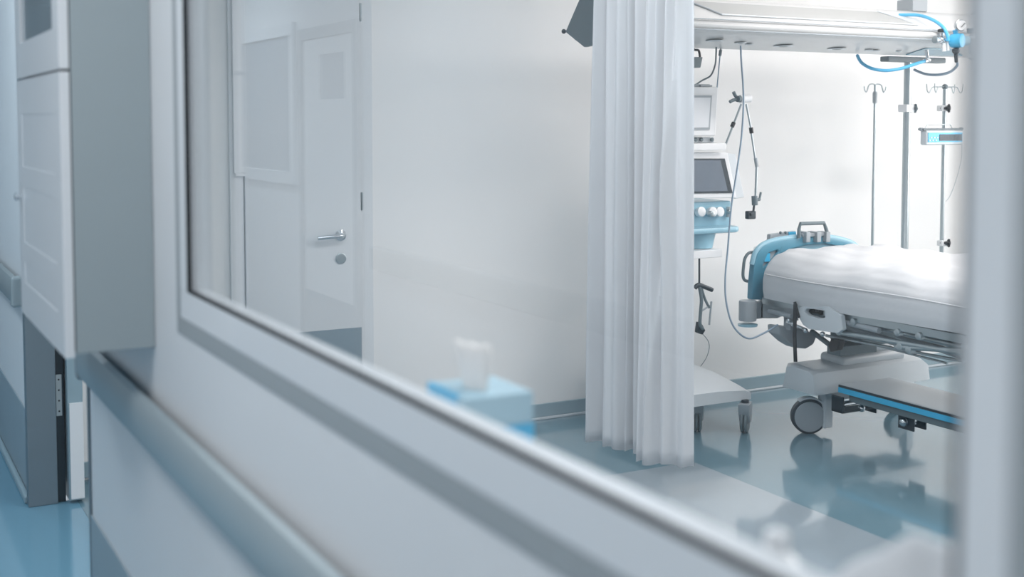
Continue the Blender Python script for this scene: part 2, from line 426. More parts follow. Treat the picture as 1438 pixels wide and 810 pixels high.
b.tube([(hp.x, EY-0.07, hp.z), (hp.x-0.03, EY-0.082, hp.z), (hp.x-0.135, EY-0.078, hp.z-0.006)], 0.0105, 12)
b.build('door_handle', M['chrome'], lf)
b = MB(); b.lathe([(.027, 0), (.027, .007), (.02, .01)], (hp.x, EY-0.032, hp.z-0.117), (0, -1, 0), 24); b.build('keyhole_rosette', M['steel'], lf)
b = MB()
for z_ in (2.15, 1.2): b.box((DX1+0.004, EY-0.030, z_), (DX1+0.012, EY-0.018, z_+.09))
b.build('hinge', M['steel'], t)
# white bar added for a pale stripe reflected in the glass
cx_ = at(337, 200, Y=EY-.03).x
b = MB(); b.box((cx_-0.032, EY-0.035, 1.40), (cx_+0.032, EY-0.0005, CH), 0.004); b.box((cx_-.026, EY-.037, 1.385), (cx_+.026, EY-.0005, 1.4), .002)
o = b.build('reflected_stripe', M['white']); tag(o, 'solid white bar in place of a stripe reflected in the glass left of the door', 'reflection')

# ---------------------------------------------------------------- opposite corridor wall: door_3 and window_2
t = thing('door_3', 'pale door with a small vision pane on the opposite corridor wall', 'door', (CX, 6.5, 0), kind='structure')
b = MB()
for ya, yb in ((6.40, 6.47), (7.33, 7.40)): b.box((CX+0.0005, ya, 0), (CX+0.035, yb, 2.22), 0.003)
b.box((CX+0.0005, 6.47, 2.15), (CX+0.035, 7.33, 2.22), 0.003); b.build('door_frame', M['grey'], t)
b = MB(); b.prism([(CX+0.001, 6.475, .01), (CX+0.001, 7.325, .01), (CX+0.001, 7.325, 2.145), (CX+0.001, 6.475, 2.145)], (0.022, 0, 0),
    holes=[[(CX+0.001, 6.62, 1.78), (CX+0.001, 7.05, 1.78), (CX+0.001, 7.05, 2.05), (CX+0.001, 6.62, 2.05)]])
lf = b.build('door_leaf', M['white'], t, smooth=False)
b = MB(); b.box((CX+0.004, 6.62, 1.78), (CX+0.010, 7.05, 2.05)); b.build('pane', M['dglass'], lf)
b = MB(); b.box((CX+0.0235, 6.48, .012), (CX+0.026, 7.32, .6)); b.build('kick_plate', M['skirt'], lf)
t = thing('window_2', 'wide pale window in the opposite corridor wall mirrored in the glass', 'window', (CX, 7.6, 1.3), kind='structure')
b = MB(); ya, yb, za, zb = 7.6, 9.6, 1.32, 2.2
for p, q in (((ya-.08, za-.08), (yb+.08, za)), ((ya-.08, zb), (yb+.08, zb+.08)), ((ya-.08, za), (ya, zb)), ((yb, za), (yb+.08, zb))):
    b.box((CX+0.0005, p[0], p[1]), (CX+0.03, q[0], q[1]), 0.003)
b.build('window_frame', M['frame'], t)
b = MB(); b.box((CX+0.004, ya, za), (CX+0.012, yb, zb)); b.build('pane', M['dglass'], t)
def handrail2():
    m = MB(); m.box((CX+0.0005, 0.2, .84), (CX+0.05, 6.2, .97), 0.016, 3)
    o = m.build('handrail', M['rail']); tag(o, 'grey handrail on the opposite corridor wall', 'handrail')
handrail2()

# ---------------------------------------------------------------- ceiling lamps
for i, (x, y) in enumerate(ROOM_LAMPS+CORR_LAMPS):
    room = i < len(ROOM_LAMPS); sx, sy = (1.2, .62) if room else (.6, 1.2)
    if room: lb = ['near left', 'near right', 'far left', 'far right', 'right side'][i]+' ceiling light panel of the ward'
    else: lb = ['behind the viewer', 'over the viewer', 'by the wall cabinet', 'past the doorway'][i-len(ROOM_LAMPS)]+' ceiling light panel of the corridor'
    t = thing('ceiling_light', lb, 'light', (x, y, CH-0.03), group='ceiling light panels')
    b = MB()
    for a_, c_ in (((-sx/2, -sy/2), (sx/2, -sy/2+.03)), ((-sx/2, sy/2-.03), (sx/2, sy/2)), ((-sx/2, -sy/2+.03), (-sx/2+.03, sy/2-.03)), ((sx/2-.03, -sy/2+.03), (sx/2, sy/2-.03))):
        b.box((x+a_[0], y+a_[1], CH-0.035), (x+c_[0], y+c_[1], CH-0.0005))
    b.build('frame', M['white'], t)
    b = MB(); b.box((x-sx/2+.03, y-sy/2+.03, CH-0.025), (x+sx/2-.03, y+sy/2-.03, CH-0.002)); b.build('diffuser', M['lamp' if room else 'clamp'], t)

# ================================================================== WARD OBJECTS
# ---------------------------------------------------------------- curtain
def curtain():
    bot = [at(*p, Z=0.16) for p in ((825, 620), (843, 622), (862, 630), (880, 633), (893, 631), (899, 636), (897, 650), (915, 650), (940, 653), (960, 656), (975, 656))]
    bot = [Vector((p.x, p.y, 0)) for p in bot]
    # gathered top: the same order but pulled together
    ta, tb = at(849, 30, Y=4.50), at(968, 30, Y=4.16)
    n = 220; zs = [2.62, 2.3, 1.9, 1.5, 1.1, .7, .35, .035]
    cum = [0]
    for p, q in zip(bot, bot[1:]): cum.append(cum[-1]+(q-p).length)
    def B(u):
        s = u*cum[-1]
        for i in range(len(bot)-1):
            if s <= cum[i+1]+1e-9:
                k = (s-cum[i])/(cum[i+1]-cum[i]); return bot[i].lerp(bot[i+1], k)
        return bot[-1]
    nrm = Vector((-0.95, -0.30, 0))
    bm = MB(); rows = []
    nz = 40
    for j in range(nz+1):
        f = j/nz; z = 2.62+(0.16-2.62)*f; row = []
        for i in range(n+1):
            u = i/n
            p = B(u); q = Vector((ta.x+(tb.x-ta.x)*u, ta.y+(tb.y-ta.y)*u, 0))
            w = 0.25+0.75*f**1.1
            c = q.lerp(p, w)
            ph = u*2*math.pi*10+0.7*math.sin(3.1*f+u*9)+0.5*math.sin(u*23)
            amp = (0.030-0.012*f)*(0.55+0.45*math.sin(u*17+1.3))+.008
            c += nrm*(amp*math.sin(ph)+0.012*math.sin(u*31+2.2*f))
            # long diagonal fold on the right panel
            c += nrm*0.022*math.exp(-((u-(0.93-0.22*f))/0.018)**2)
            zz = z + (0.006*math.sin(u*40) if j == nz else 0)
            row.append(bm.bm.verts.new((c.x, c.y, zz)))
        rows.append(row)
    for A, B_ in zip(rows, rows[1:]):
        for i in range(n): bm.bm.faces.new((A[i], A[i+1], B_[i+1], B_[i]))
    t = thing('privacy_curtain', 'long white pleated curtain gathered beside the bed bay', 'curtain', (3.5, 5.0, 2.62))
    o = bm.build('cloth', M['curtain'], t)
    for f in o.data.polygons: f.use_smooth = True
    md = o.modifiers.new('thick', 'SOLIDIFY'); md.thickness = 0.0015
    for i in range(8):
        k = MB(); p = Vector((ta.x+(tb.x-ta.x)*i/7, ta.y+(tb.y-ta.y)*i/7, 2.62))
        k.box(p+Vector((-.004, -.008, -.02)), p+Vector((.004, .008, .047)), .001); k.build('glider', M['white'], t)
    return ta, tb
ta, tb = curtain()
b = MB(); d_ = (tb-ta).normalized()
b.tube([(ta.x-d_.x*.3, min(ta.y-d_.y*.3, EY-.02), 2.68), (tb.x, tb.y, 2.68), (tb.x+d_.x*2.6, tb.y+d_.y*2.6, 2.68)], .013, 10, smooth=False)
for k in (0.0, 1.0, 2.4): b.cyl((tb.x+d_.x*k, tb.y+d_.y*k, 2.68), (tb.x+d_.x*k, tb.y+d_.y*k, CH), .008, 10)
o = b.build('curtain_track', M['white']); tag(o, 'white curtain track hung under the ward ceiling', 'rail')

# ---------------------------------------------------------------- medical supply beam
BX0, BX1 = 3.15, 5.86
t = thing('supply_beam', 'long white medical supply beam hung over the bed head', 'supply unit', (4.5, 4.95, 2.02))
prof = [(5.20, 2.09), (5.17, 2.05), (5.02, 2.02), (4.74, 2.045), (4.66, 2.065), (4.635, 2.085), (4.63, 2.105), (4.64, 2.125), (4.70, 2.155), (4.86, 2.235), (4.95, 2.262), (5.05, 2.265), (5.14, 2.22), (5.19, 2.14)]
b = MB(); b.prism([(BX0+0.02, y, z) for y, z in prof], (BX1-BX0-0.04, 0, 0)); b.build('beam_body', M['beam'], t)
capp = [(5.225, 2.092), (5.05, 2.008), (4.73, 2.03), (4.615, 2.08), (4.62, 2.13), (4.86, 2.25), (4.98, 2.33), (5.06, 2.28)]
b = MB(); b.prism([(BX0, y, z) for y, z in capp], (0.022, 0, 0), 0.003); lab(b.build('end_cap', M['dgrey'], t), 'dark grey pointed end cap')
b = MB(); b.prism([(BX1-0.022, y, z) for y, z in capp], (0.022, 0, 0), 0.003); lab(b.build('end_cap', M['offw'], t), 'pale end cap at the far right')
b = MB(); b.ball((BX0-0.004, 5.232, 2.095), .012); b.build('screw_cap', M['dark'], t)
# sloping lamp recess on the front
def slope(x, k): # k 0..1 along the slanted front
    return Vector((x, 4.70+0.16*k, 2.155+0.08*k))
nv = Vector((0, -.447, .894))*0.003
xa, xb = at(1010, 30, Y=4.72).x, at(1285, 42, Y=4.72).x
b = MB(); b.prism([slope(xa, .02)+nv, slope(xb, .02)+nv, slope(xb-.14, .98)+nv, slope(xa-.10, .98)+nv], -nv*1.2); lab(b.build('lamp_cover', M['diff'], t), 'pale grey sloping lamp cover')
b = MB(); 
b.tube([slope(xa-.13, 1.1)+nv, slope(xa-.10, .98)+nv*2, slope(xa-.03, .35)+nv*2, slope(xa, .02)+nv*2, slope(xb, .02)+nv*2, slope(xb-.05, .5)+nv*2, slope(xb-.14, .98)+nv*2], .004, 8, smooth=False)
b.build('lamp_cover_edge', M['offw'], t)
b = MB(); b.box((BX0+.02, 4.624, 2.078), (BX1-.02, 4.633, 2.084), .001); b.box((BX0+.02, 4.625, 2.128), (BX1-.02, 4.638, 2.132), .001); b.build('seam_strip', M['grey'], t)
# thin teal plates under the beam at both ends
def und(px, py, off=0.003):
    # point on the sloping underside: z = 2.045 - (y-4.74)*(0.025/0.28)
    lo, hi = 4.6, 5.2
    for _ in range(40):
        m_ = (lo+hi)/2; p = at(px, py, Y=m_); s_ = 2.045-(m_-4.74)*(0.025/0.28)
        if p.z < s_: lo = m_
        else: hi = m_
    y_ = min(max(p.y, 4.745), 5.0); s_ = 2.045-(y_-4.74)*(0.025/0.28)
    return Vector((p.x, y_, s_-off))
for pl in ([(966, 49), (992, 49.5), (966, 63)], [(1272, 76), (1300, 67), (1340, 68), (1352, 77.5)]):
    b = MB(); b.prism([und(*p, off=.001) for p in pl], (0, 0, -.004)); b.build('teal_plate', M['teal'], t)
for px, py, rr, dk in ((1004, 56, .045, 0), (1040, 59, .03, 1), (1052, 61, .022, 0), (1100, 63.5, .05, 1), (1175, 67.5, .05, 1), (1220, 69, .022, 0), (1228, 70, .03, 0), (1262, 71, .016, 1)):
    p = und(px, py); b = MB(); b.lathe([(rr, 0), (rr, .003), (rr*.8, .0045)], p, (0, 0, -1), 20)
    s_ = b.build('gas_outlet', M['offw'], t)
    k = MB(); k.lathe([(rr*.5, 0), (rr*.4, .001)], p-Vector((0, 0, .0046)), (0, 0, -1), 14); k.build('outlet_socket', M['dgrey' if dk else 'steel'], s_)
# ceiling columns
for px in (1281,):
    p = at(px, 5, Y=5.0)
    b = MB(); b.box((p.x-.058, 4.94, 2.262), (p.x+.058, 5.06, CH-.03), .006); b.build('ceiling_column', M['grey'], t)
    b = MB(); b.box((p.x-.12, 4.88, CH-.03), (p.x+.12, 5.12, CH-.0005), .004); b.build('ceiling_plate', M['white'], t)
b = MB(); b.box((3.5, 4.94, 2.25), (3.616, 5.06, CH-.0005), .006); b.build('ceiling_column', M['grey'], t)

# ---------------------------------------------------------------- gas fittings at the right end of the beam
HY = 4.58
t = thing('flow_regulator', 'bright blue gas flow regulator with a round gauge on the beam', 'regulator', at(1344, 60, Y=HY))
c = at(1344, 57, Y=HY)
b = MB(); b.lathe([(.022, -.035), (.036, -.03), (.042, 0), (.036, .03), (.02, .036)], c, (0.3, -1, 0), 20); b.build('body', M['cyan'], t)
b = MB(); b.cyl(c+Vector((.03, 0, 0)), c+Vector((.075, 0, .002)), .026, 16); b.build('side_knob', M['lteal'], t)
gc = at(1347, 36, Y=HY-.02)
b = MB(); b.lathe([(.030, 0), (.031, .018), (.027, .02)], gc, (-.35, -1, 0), 24); g_ = b.build('gauge_ring', M['chrome'], t)
b = MB(); b.lathe([(.026, .0205), (.026, .022)], gc, (-.35, -1, 0), 24); b.build('gauge_face', M['white'], g_)
b = MB(); b.tube([gc+Vector((-.012, -.024, -.010)), gc+Vector((.010, -.030, .012))], .002, 6); b.build('gauge_needle', M['black'], g_)
b = MB(); b.cyl(at(1342, 47, Y=HY), at(1341, 42, Y=HY), .013, 12); b.build('neck', M['cyan'], t)
b = MB(); q = at(1342, 73, Y=HY); b.lathe([(.012, .0), (.02, .005), (.02, .02), (.011, .03), (.009, .075)], q+Vector((0, 0, .02)), (0.1, 0, -1), 14); b.build('outlet_nut', M['dark'], t)
b = MB(); b.cyl(c+Vector((0, .03, 0)), c+Vector((-.01, .17, 0)), .012, 12); b.build('mount_stem', M['chrome'], t)
t = thing('gas_valve', 'chrome gas valve with dark knob left of the blue regulator', 'valve', at(1322, 56, Y=HY+.03))
c = at(1322, 56, Y=HY+.03)
b = MB(); b.cyl(c+Vector((-.035, 0, 0)), c+Vector((.035, 0, 0)), .012, 14); b.cyl(c, c+Vector((0, 0, .04)), .011, 12); b.cyl(c, c+Vector((0, .10, .0)), .010, 12)
b.ball(c, .02); b.build('body', M['chrome'], t)
b = MB(); b.lathe([(.008, 0), (.02, .004), (.02, .016), (.012, .02)], c+Vector((0, 0, .038)), (0, 0, 1), 12); b.build('knob', M['black'], t)
b = MB(); b.lathe([(.018, 0), (.02, .006), (.02, .016), (.014, .02)], c+Vector((-.033, 0, 0)), (-1, 0, 0), 14); b.build('hose_nut', M['steel'], t)
b = MB(); b.cyl(at(1325, 60, Y=HY+.03), at(1326, 72, Y=HY+.03), .011, 12); b.cyl(at(1331, 60, Y=HY+.03), at(1331.5, 71, Y=HY+.03), .007, 10); b.build('outlet_tube', M['white'], t)
t = thing('outlet_cluster', 'clear fittings at the right end of the beam, partly behind the jamb', 'fitting', at(1362, 62, Y=HY))
b = MB(); c = at(1366, 60, Y=HY); b.lathe([(.016, -.06), (.022, -.03), (.022, .03), (.01, .05)], c, (0, 0, 1), 14); b.cyl(c, c+Vector((0, .1, 0)), .01, 10); b.build('flow_tube', M['offw'], t)
b = MB(); b.lathe([(.014, 0), (.018, .01), (.018, .025)], c+Vector((-.02, 0, .05)), (0, 0, 1), 12); b.build('knob', M['dgrey'], t)

def hose(name, pts, r, m, label, cat='hose'):
    b = MB(); b.tube(pts, r, 10, sub=8); o = b.build(name, M[m]); return tag(o, label, cat)
hose('gas_hose', [at(1262, 21, Y=4.84), at(1290, 21.5, Y=4.76), at(1310, 28, Y=4.66), at(1324, 38, Y=4.6), at(1330, 49, Y=HY), at(1331, 57, Y=HY)], .009, 'hose', 'blue hose arching over the beam to the chrome valve')
hose('gas_hose', [at(1204, 78, Y=4.98), at(1210, 88, Y=4.92), at(1224, 96, Y=4.85), at(1244, 99, Y=4.8), at(1266, 96, Y=4.76), at(1285, 90, Y=4.74), at(1298, 86, Y=4.74)], .009, 'hose', 'blue hose sagging in a loop below the beam')
b = MB(); b.tube([at(1298, 86, Y=4.74), at(1304, 84, Y=4.74)], .013, 12); b.cyl(at(1303, 84, Y=4.74), at(1301, 70, Y=4.74), .010, 12); b.ball(at(1303, 84, Y=4.74), .016)
o = b.build('hose_plug', M['chrome']); tag(o, 'chrome plug where the sagging blue hose meets the beam', 'fitting')
hose('suction_hose', [at(1343, 85, Y=HY), at(1344, 92, Y=4.6), at(1334, 101, Y=4.7), at(1318, 105, Y=4.8), at(1300, 104, Y=4.9), at(1284, 98, Y=5.0)], .0075, 'ghose', 'grey hose looping from the blue regulator to the pole')

# ---------------------------------------------------------------- pole bracket, poles and rail on the wall
PY = 5.12
pb = at(1281, 84, Y=PY)
t = thing('pole_bracket', 'slate grey bracket bar under the right half of the beam', 'bracket', (pb.x, PY, pb.z))
a_, c_ = at(1241, 79, Y=PY), at(1321, 92, Y=PY)
b = MB(); b.box((a_.x, PY-.04, c_.z+.012), (c_.x, PY+.03, a_.z), .006); b.build('bar', M['dgrey'], t)
t = thing('equipment_pole', 'thick steel pole hanging from the bracket bar behind the bed', 'pole', at(1274, 95, Y=PY))
b = MB(); p0 = at(1275, 91, Y=PY); b.cyl((p0.x, PY, .86), (p0.x, PY, pb.z-.01), .0215, 20); b.build('pole', M['steel'], t)
def star_knob(c, axis, r, t, m='black'):
    axis = Vector(axis).normalized(); u = axis.orthogonal().normalized(); v = axis.cross(u)
    k = MB(); k.lathe([(r*.28, -r*1.1), (r*.28, r*.2), (r*.35, r*.25), (r*.35, r*.5), (r*.7, r*.6), (r*.72, r*1.1), (r*.3, r*1.3)], c, axis, 16)
    for i in range(5):
        a = 2*math.pi*i/5; k.ball(Vector(c)+axis*r*.85+(u*math.cos(a)+v*math.sin(a))*r*.72, r*.34, n=10)
    return k.build('knob', M[m], t)
def clamp(px, py, Y, t, poleR, kr=.026, kdir=(1, -.35, 0), dx=13):
    c = at(px, py, Y=Y)
    k = MB(); k.box(c+Vector((-poleR*1.9, -poleR*1.6, -.022)), c+Vector((poleR*1.9, poleR*1.6, .022)), .006); cl = k.build('clamp', M['white'], t)
    q = at(px+dx*.45, py, Y=Y-poleR); star_knob(q, kdir, kr, cl, 'dgrey')
clamp(1274, 152, PY, t, .0215)
RY = 5.60
# thin drip pole on the far head corner of the bed
t = thing('drip_pole', 'thin steel drip pole with two hooks behind the headboard', 'drip stand', at(1229, 340, Y=5.36))
p0 = at(1229, 118, Y=5.36); lo = at(1227.5, 345, Y=5.36)
b = MB(); b.cyl((p0.x, 5.36, .70), (p0.x, 5.36, 1.3), .0088, 14); b.cyl((p0.x, 5.36, 1.3), (p0.x, 5.36, p0.z-.005), .0075, 14); b.build('pole', M['steel'], t)
b = MB(); b.lathe([(.013, 0), (.014, .01), (.014, .06), (.011, .07)], (p0.x, 5.36, at(1230, 145, Y=5.36).z), (0, 0, 1), 14); b.build('collar', M['grey'], t)
b = MB(); b.box((p0.x-.012, 5.36, .78), (p0.x+.012, EY, .80), .002); b.build('mount_arm', M['steel'], t)
for s in (-1, 1):
    k = MB(); x = p0.x; z = p0.z
    k.tube([(x, 5.36, z-.005), (x+s*.02, 5.36, z+.0), (x+s*.048, 5.36, z-.006), (x+s*.062, 5.36, z-.035), (x+s*.07, 5.36, z-.048), (x+s*.082, 5.36, z-.038), (x+s*.088, 5.36, z-.014)], .0035, 8); k.build('hook', M['steel'], t)
# pump pole
t = thing('infusion_pole', 'steel infusion pole with four wire hooks and two dark knobs', 'drip stand', at(1326, 340, Y=5.30))
p0 = at(1327, 122, Y=5.30); X_ = p0.x
b = MB(); b.cyl((X_, 5.30, .80), (X_, 5.30, p0.z), .0125, 16); b.build('pole', M['steel'], t)
b = MB(); b.ball((X_, 5.30, p0.z), .018); b.build('hub', M['dgrey'], t)
b = MB(); b.box((X_-.015, 5.30, .81), (X_+.015, EY, .83), .002); b.build('mount_arm', M['steel'], t)
for ax, ay in ((-1, -.35), (1, .35), (-1, .4), (1, -.4)):
    k = MB(); L = .115 if ay*ax > 0 else .088
    q = lambda u, dz: (X_+ax*L*u, 5.30+ay*L*u, p0.z+dz)
    k.tube([q(0, 0), q(.4, 0), q(.8, -.002), q(.95, -.02), q(1.06, -.036), q(1.2, -.022), q(1.24, .018)], .003, 8); k.build('hook', M['steel'], t)
for py in (152, 341):
    c = at(1326, py, Y=5.30)
    k = MB(); k.box(c+Vector((-.04, -.02, -.018)), c+Vector((.018, .025, .018)), .006); cl = k.build('clamp', M['white'], t)
    star_knob(at(1327, py, Y=5.28), (.75, -.7, 0), .026, cl, 'black')
# infusion pump
pz = at(1323, 193, Y=5.24)
t = thing('infusion_pump', 'white infusion pump with blue keypad clamped on the pole', 'pump', (pz.x, 5.22, pz.z-.03))
a_, c_ = at(1301, 183, Y=5.17), at(1353, 203, Y=5.17)
b = MB(); b.box((a_.x, 5.17, c_.z), (c_.x, 5.22, a_.z), .010, 3); b.build('housing', M['offw'], t)
b = MB(); b.box((a_.x+.012, 5.166, c_.z+.016), (c_.x-.014, 5.1695, a_.z-.014), .001); kp = b.build('keypad', M['cyan'], t)
b = MB(); b.box((a_.x+.105, 5.163, c_.z+.024), (c_.x-.02, 5.1655, a_.z-.024)); b.build('display', M['dark'], kp); k = MB(); k.box((X_-.018, 5.2205, a_.z-.05), (X_+.018, 5.286, a_.z-.015), .003); k.build('pole_clamp', M['dgrey'], t)
for i in range(6):
    k = MB(); k.box((a_.x+.020+i*.013, 5.163, c_.z+.024+.016*(i % 2)), (a_.x+.028+i*.013, 5.1655, c_.z+.032+.016*(i % 2))); k.build('button', M['white'], kp)
b = MB(); b.box((a_.x-.012, 5.18, a_.z+.001), (c_.x+.012, 5.225, a_.z+.012), .003); b.build('syringe_tray', M['dgrey'], t)
for xx in (a_.x-.012, c_.x+.012):
    k = MB(); k.lathe([(.008, 0), (.012, .004), (.012, .02)], (xx, 5.20, a_.z-.004), (0, 0, 1), 10); k.build('side_knob', M['grey'], t)
b = MB(); b.tube([(a_.x+.045, 5.22, a_.z+.012), (a_.x+.06, 5.22, a_.z+.034), (c_.x-.06, 5.22, a_.z+.034), (c_.x-.045, 5.22, a_.z+.012)], .003, 8, smooth=False); b.build('carry_handle', M['steel'], t)
hose('infusion_line', [at(1351, 203, Y=5.2), at(1350, 225, Y=5.2), at(1342, 255, Y=5.22), at(1334, 275, Y=5.26), at(1328, 283, Y=5.28)], .0022, 'offw', 'thin clear line falling from the infusion pump', 'tube')

# ---------------------------------------------------------------- bed
BL, BR = 4.33, 5.22              # bed sides in X
t = thing('hospital_bed', 'white hospital bed with teal headboard and cream linen', 'bed', (4.78, 3.9, 0))
# headboard: inverted U plate
HBY = 5.17
def hb(px, py): return at(px, py, Y=HBY)
outer = [(1056, 421), (1057, 398), (1059.5, 372), (1064, 356), (1072, 346), (1084, 340), (1100, 336), (1125, 333), (1150, 332), (1172, 334), (1190, 338), (1202, 343), (1212, 352), (1217, 372), (1217, 400)]
inner = [(1205, 400), (1204, 372), (1198, 356), (1184, 347), (1160, 342), (1135, 344), (1110, 350), (1096, 356), (1089, 366), (1085, 384), (1085, 421)]
b = MB(); b.prism([hb(*p) for p in outer+inner], (0, .045, 0), .008,
    holes=[[hb(*p) for p in ((1072, 372), (1079, 356), (1092, 351), (1094, 353), (1088, 362), (1078, 372), (1072, 376))]])
hbp = b.build('headboard', M['teal'], t)
b = MB(); b.prism([hb(*p)+Vector((0, .02, 0)) for p in ((1066, 380), (1076, 352), (1096, 347), (1099, 353), (1084, 374), (1068, 384))], (0, .012, 0), .002); b.build('grip_inset', M['grey'], hbp)
b = MB(); b.box(hb(1075, 368)+Vector((0, .008, 0)), hb(1083, 355)+Vector((0, .018, 0)), .002); b.build('grip_button', M['cyan'], hbp)
b = MB(); b.prism([hb(*p)+Vector((0, .02, 0)) for p in inner[1:]+[(1205, 421)]], (0, .012, 0)); b.build('headboard_panel', M['lteal'], hbp)
# padded rim on top of the headboard
b = MB(); b.tube([hb(*p)+Vector((0, .02, 0)) for p in outer[2:-2]], .016, 10); b.build('headboard_rim', M['lteal'], hbp)
# bracket and handle on top
HY2 = HBY-.01
hp_ = lambda px, py: at(px, py, Y=HY2)
b = MB()
b.tube([hp_(1122, 334), hp_(1122, 322), hp_(1124, 314), hp_(1157, 313), hp_(1160, 321), hp_(1163, 333)], .0105, 10, smooth=False); b.build('push_handle', M['dgrey'], hbp)
b = MB()
for px in (1132, 1147, 1160): b.box(hp_(px-3, 340)+Vector((0, -.02, 0)), hp_(px+3, 325)+Vector((0, .06, 0)), .004)
b.box(hp_(1128, 333), hp_(1166, 326)+Vector((0, .05, 0)), .004); b.build('handle_mount', M['grey'], hbp)
cp_ = lambda px, py: at(px, py, Y=HBY+.07)
b = MB(); b.prism([cp_(*p) for p in ((1080, 346), (1082, 329), (1118, 324), (1120, 340))], (0, .03, 0), .005); cpn = lab(b.build('control_panel', M['grey'], t), 'grey control panel behind the headboard')
b = MB(); b.box(cp_(1107, 331)+Vector((0, -.006, 0)), cp_(1117, 325)+Vector((0, .02, 0)), .002); b.build('control_button', M['cyan'], cpn)
for px in (1096, 1103):
    b = MB(); b.ball(cp_(px, 326.5), .008, n=10); b.build('control_knob', M['dgrey'], cpn)
# loop handle left
lp = lambda px, py: at(px, py, Y=HBY+.05)
b = MB(); b.tube([lp(1061, 354), lp(1052, 355), lp(1046, 363), lp(1044, 376), lp(1043.5, 388), lp(1047, 394), lp(1057, 395)], .0085, 10); b.build('loop_handle', M['dgrey'], t)
b = MB(); b.ball(lp(1062, 349), .02, (1, .6, .7)); b.build('post_cap', M['clear'], t)
# wall bumper below
b = MB(); c = at(1050, 436, Y=HBY-.02); b.lathe([(.045, -.055), (.048, -.05), (.048, .05), (.045, .055)], c, (0, 0, 1), 22); b.build('bumper_roller', M['grey'], t)
b = MB(); b.lathe([(.02, -.014), (.052, -.01), (.054, 0), (.03, .006)], at(1050, 455, Y=HBY-.02), (0, 0, 1), 22); lab(b.build('bumper_disc', M['lteal'], t), 'pale blue disc under the roller')
b = MB(); b.box(at(1061, 448, Y=HBY), at(1072, 424, Y=HBY)+Vector((0, .05, 0)), .004); b.build('corner_post', M['grey'], t)
b = MB(); b.prism([at(*p, Y=HBY) for p in ((1068, 447), (1068, 428), (1075, 421), (1110, 427), (1108, 440), (1092, 447))], (0, .05, 0), .004); b.build('corner_bracket', M['offw'], t)

# mattress with draped linen
def linen():
    m = MB()
    y1, y0 = 5.10, 2.35
    prof = [(0.0, .70), (-.010, .74), (-.012, .80), (-.004, .845), (.022, .885), (.07, .925), (.15, .950), (.28, .962), (.45, .968), (.62, .962), (.75, .952), (.83, .925), (.872, .885), (.894, .845), (.90, .80), (.90, .74), (.89, .70)]
    # densify
    P = []
    for (a, c), (d, e) in zip(prof, prof[1:]):
        for k in range(4): P.append((a+(d-a)*k/4, c+(e-c)*k/4))
    P.append(prof[-1]); rows = []
    ny = 150
    for j in range(ny+1):
        f = j/ny; y = y1+(y0-y1)*f; row = []
        endr = min(1, f/0.018); er = math.sqrt(max(0, 1-(1-endr)**2))
        for i, (x, z) in enumerate(P):
            u = i/(len(P)-1)
            top = max(0, (z-.80)/.16)
            zz = z-0.028*(1-er)*top
            xx = x+(.45-x)*(1-er)*.04
            zz += top*(.007*math.sin(y*9+x*7)+.005*math.sin(y*23-x*16+1)+.004*math.sin(x*34+y*5)+.016*math.exp(-((y-4.05)/.35)**2)*math.sin(x*9+y*4)**2)
            # wrinkles running across the bed
            zz += top*.010*(abs(math.sin(y*5.3+x*2.2+.6*math.sin(x*6)))**3-.4)
            zz += top*.020*math.exp(-((x-.72)/.12)**2)*max(0, math.sin(y*7.5+2))*(y < 4.9)
            zz += top*.007*(1-abs(math.sin(x*13+y*2.6+1.2*math.sin(y*3))))**3
            side = 1 if u < .25 else 0
            xx += (1-top)*side*(.005*math.sin(y*6+z*9)+.003*math.sin(y*17))
            if z < .76: zz += .008*math.sin(y*3.7)
            row.append(m.bm.verts.new((BL-.01+xx, y, zz)))
        rows.append(row)
    for A, B in zip(rows, rows[1:]):
        for i in range(len(P)-1): m.bm.faces.new((A[i], A[i+1], B[i+1], B[i]))
    for rw in (rows[0], rows[-1]): m.bm.faces.new(rw)
    for i in (0,):
        m.bm.faces.new([r_[0] for r_ in rows]+[r_[-1] for r_ in rows][::-1])
    o = m.build('mattress', M['sheet'], t)
    return o
mt = linen()
# rolled hem along the linen side
b = MB(); b.tube([(BL-.026, y, .83+.004*math.sin(y*5)) for y in [5.06-.12*i for i in range(23)]], .0035, 8); b.build('linen_seam', M['sheet'], mt)

# bed frame under the mattress
fr = lambda px, py, X=4.40: at(px, py, X=X)
b = MB(); b.box((BL+.03, 2.4, .655), (BL+.07, 5.15, .695), .005); b.box((BR-.07, 2.4, .655), (BR-.03, 5.15, .695), .005)
for y in (2.45, 3.2, 3.95, 4.6, 5.08): b.box((BL+.07, y, .655), (BR-.07, y+.05, .69), .003)
b.build('mattress_frame', M['steel'], t)
b = MB(); b.box((BL+.06, 2.5, .694), (BR-.06, 5.05, .703), .002); b.build('mattress_deck', M['dark'], t)
pl = [(1122, 432), (1130, 429), (1163, 430), (1181, 443), (1183, 463), (1176, 468), (1135, 462), (1127, 456), (1121, 445)]
hl = [(1132, 434), (1152, 433), (1158, 437), (1158, 446), (1150, 447), (1134, 442), (1130, 438)]
b = MB(); b.prism([fr(*p, X=4.315) for p in pl], (.03, 0, 0), .005, holes=[[fr(*p, X=4.315) for p in hl]]); sp = lab(b.build('side_cover', M['offw'], t), 'pale side cover with an oval opening')
b = MB(); b.box(fr(1130, 447, 4.36), fr(1160, 433, 4.375), .002); b.build('cover_recess', M['dgrey'], sp)
b = MB(); b.box(fr(1143, 438, 4.335), fr(1150, 432, 4.36), .002); b.build('release_lever', M['black'], sp)
def bar(name, p, q, r, m, X=4.40, X2=None, n=10):
    k = MB(); k.cyl(at(*p, X=X), at(*q, X=X2 if X2 else X), r, n); return k.build(name, M[m], t)
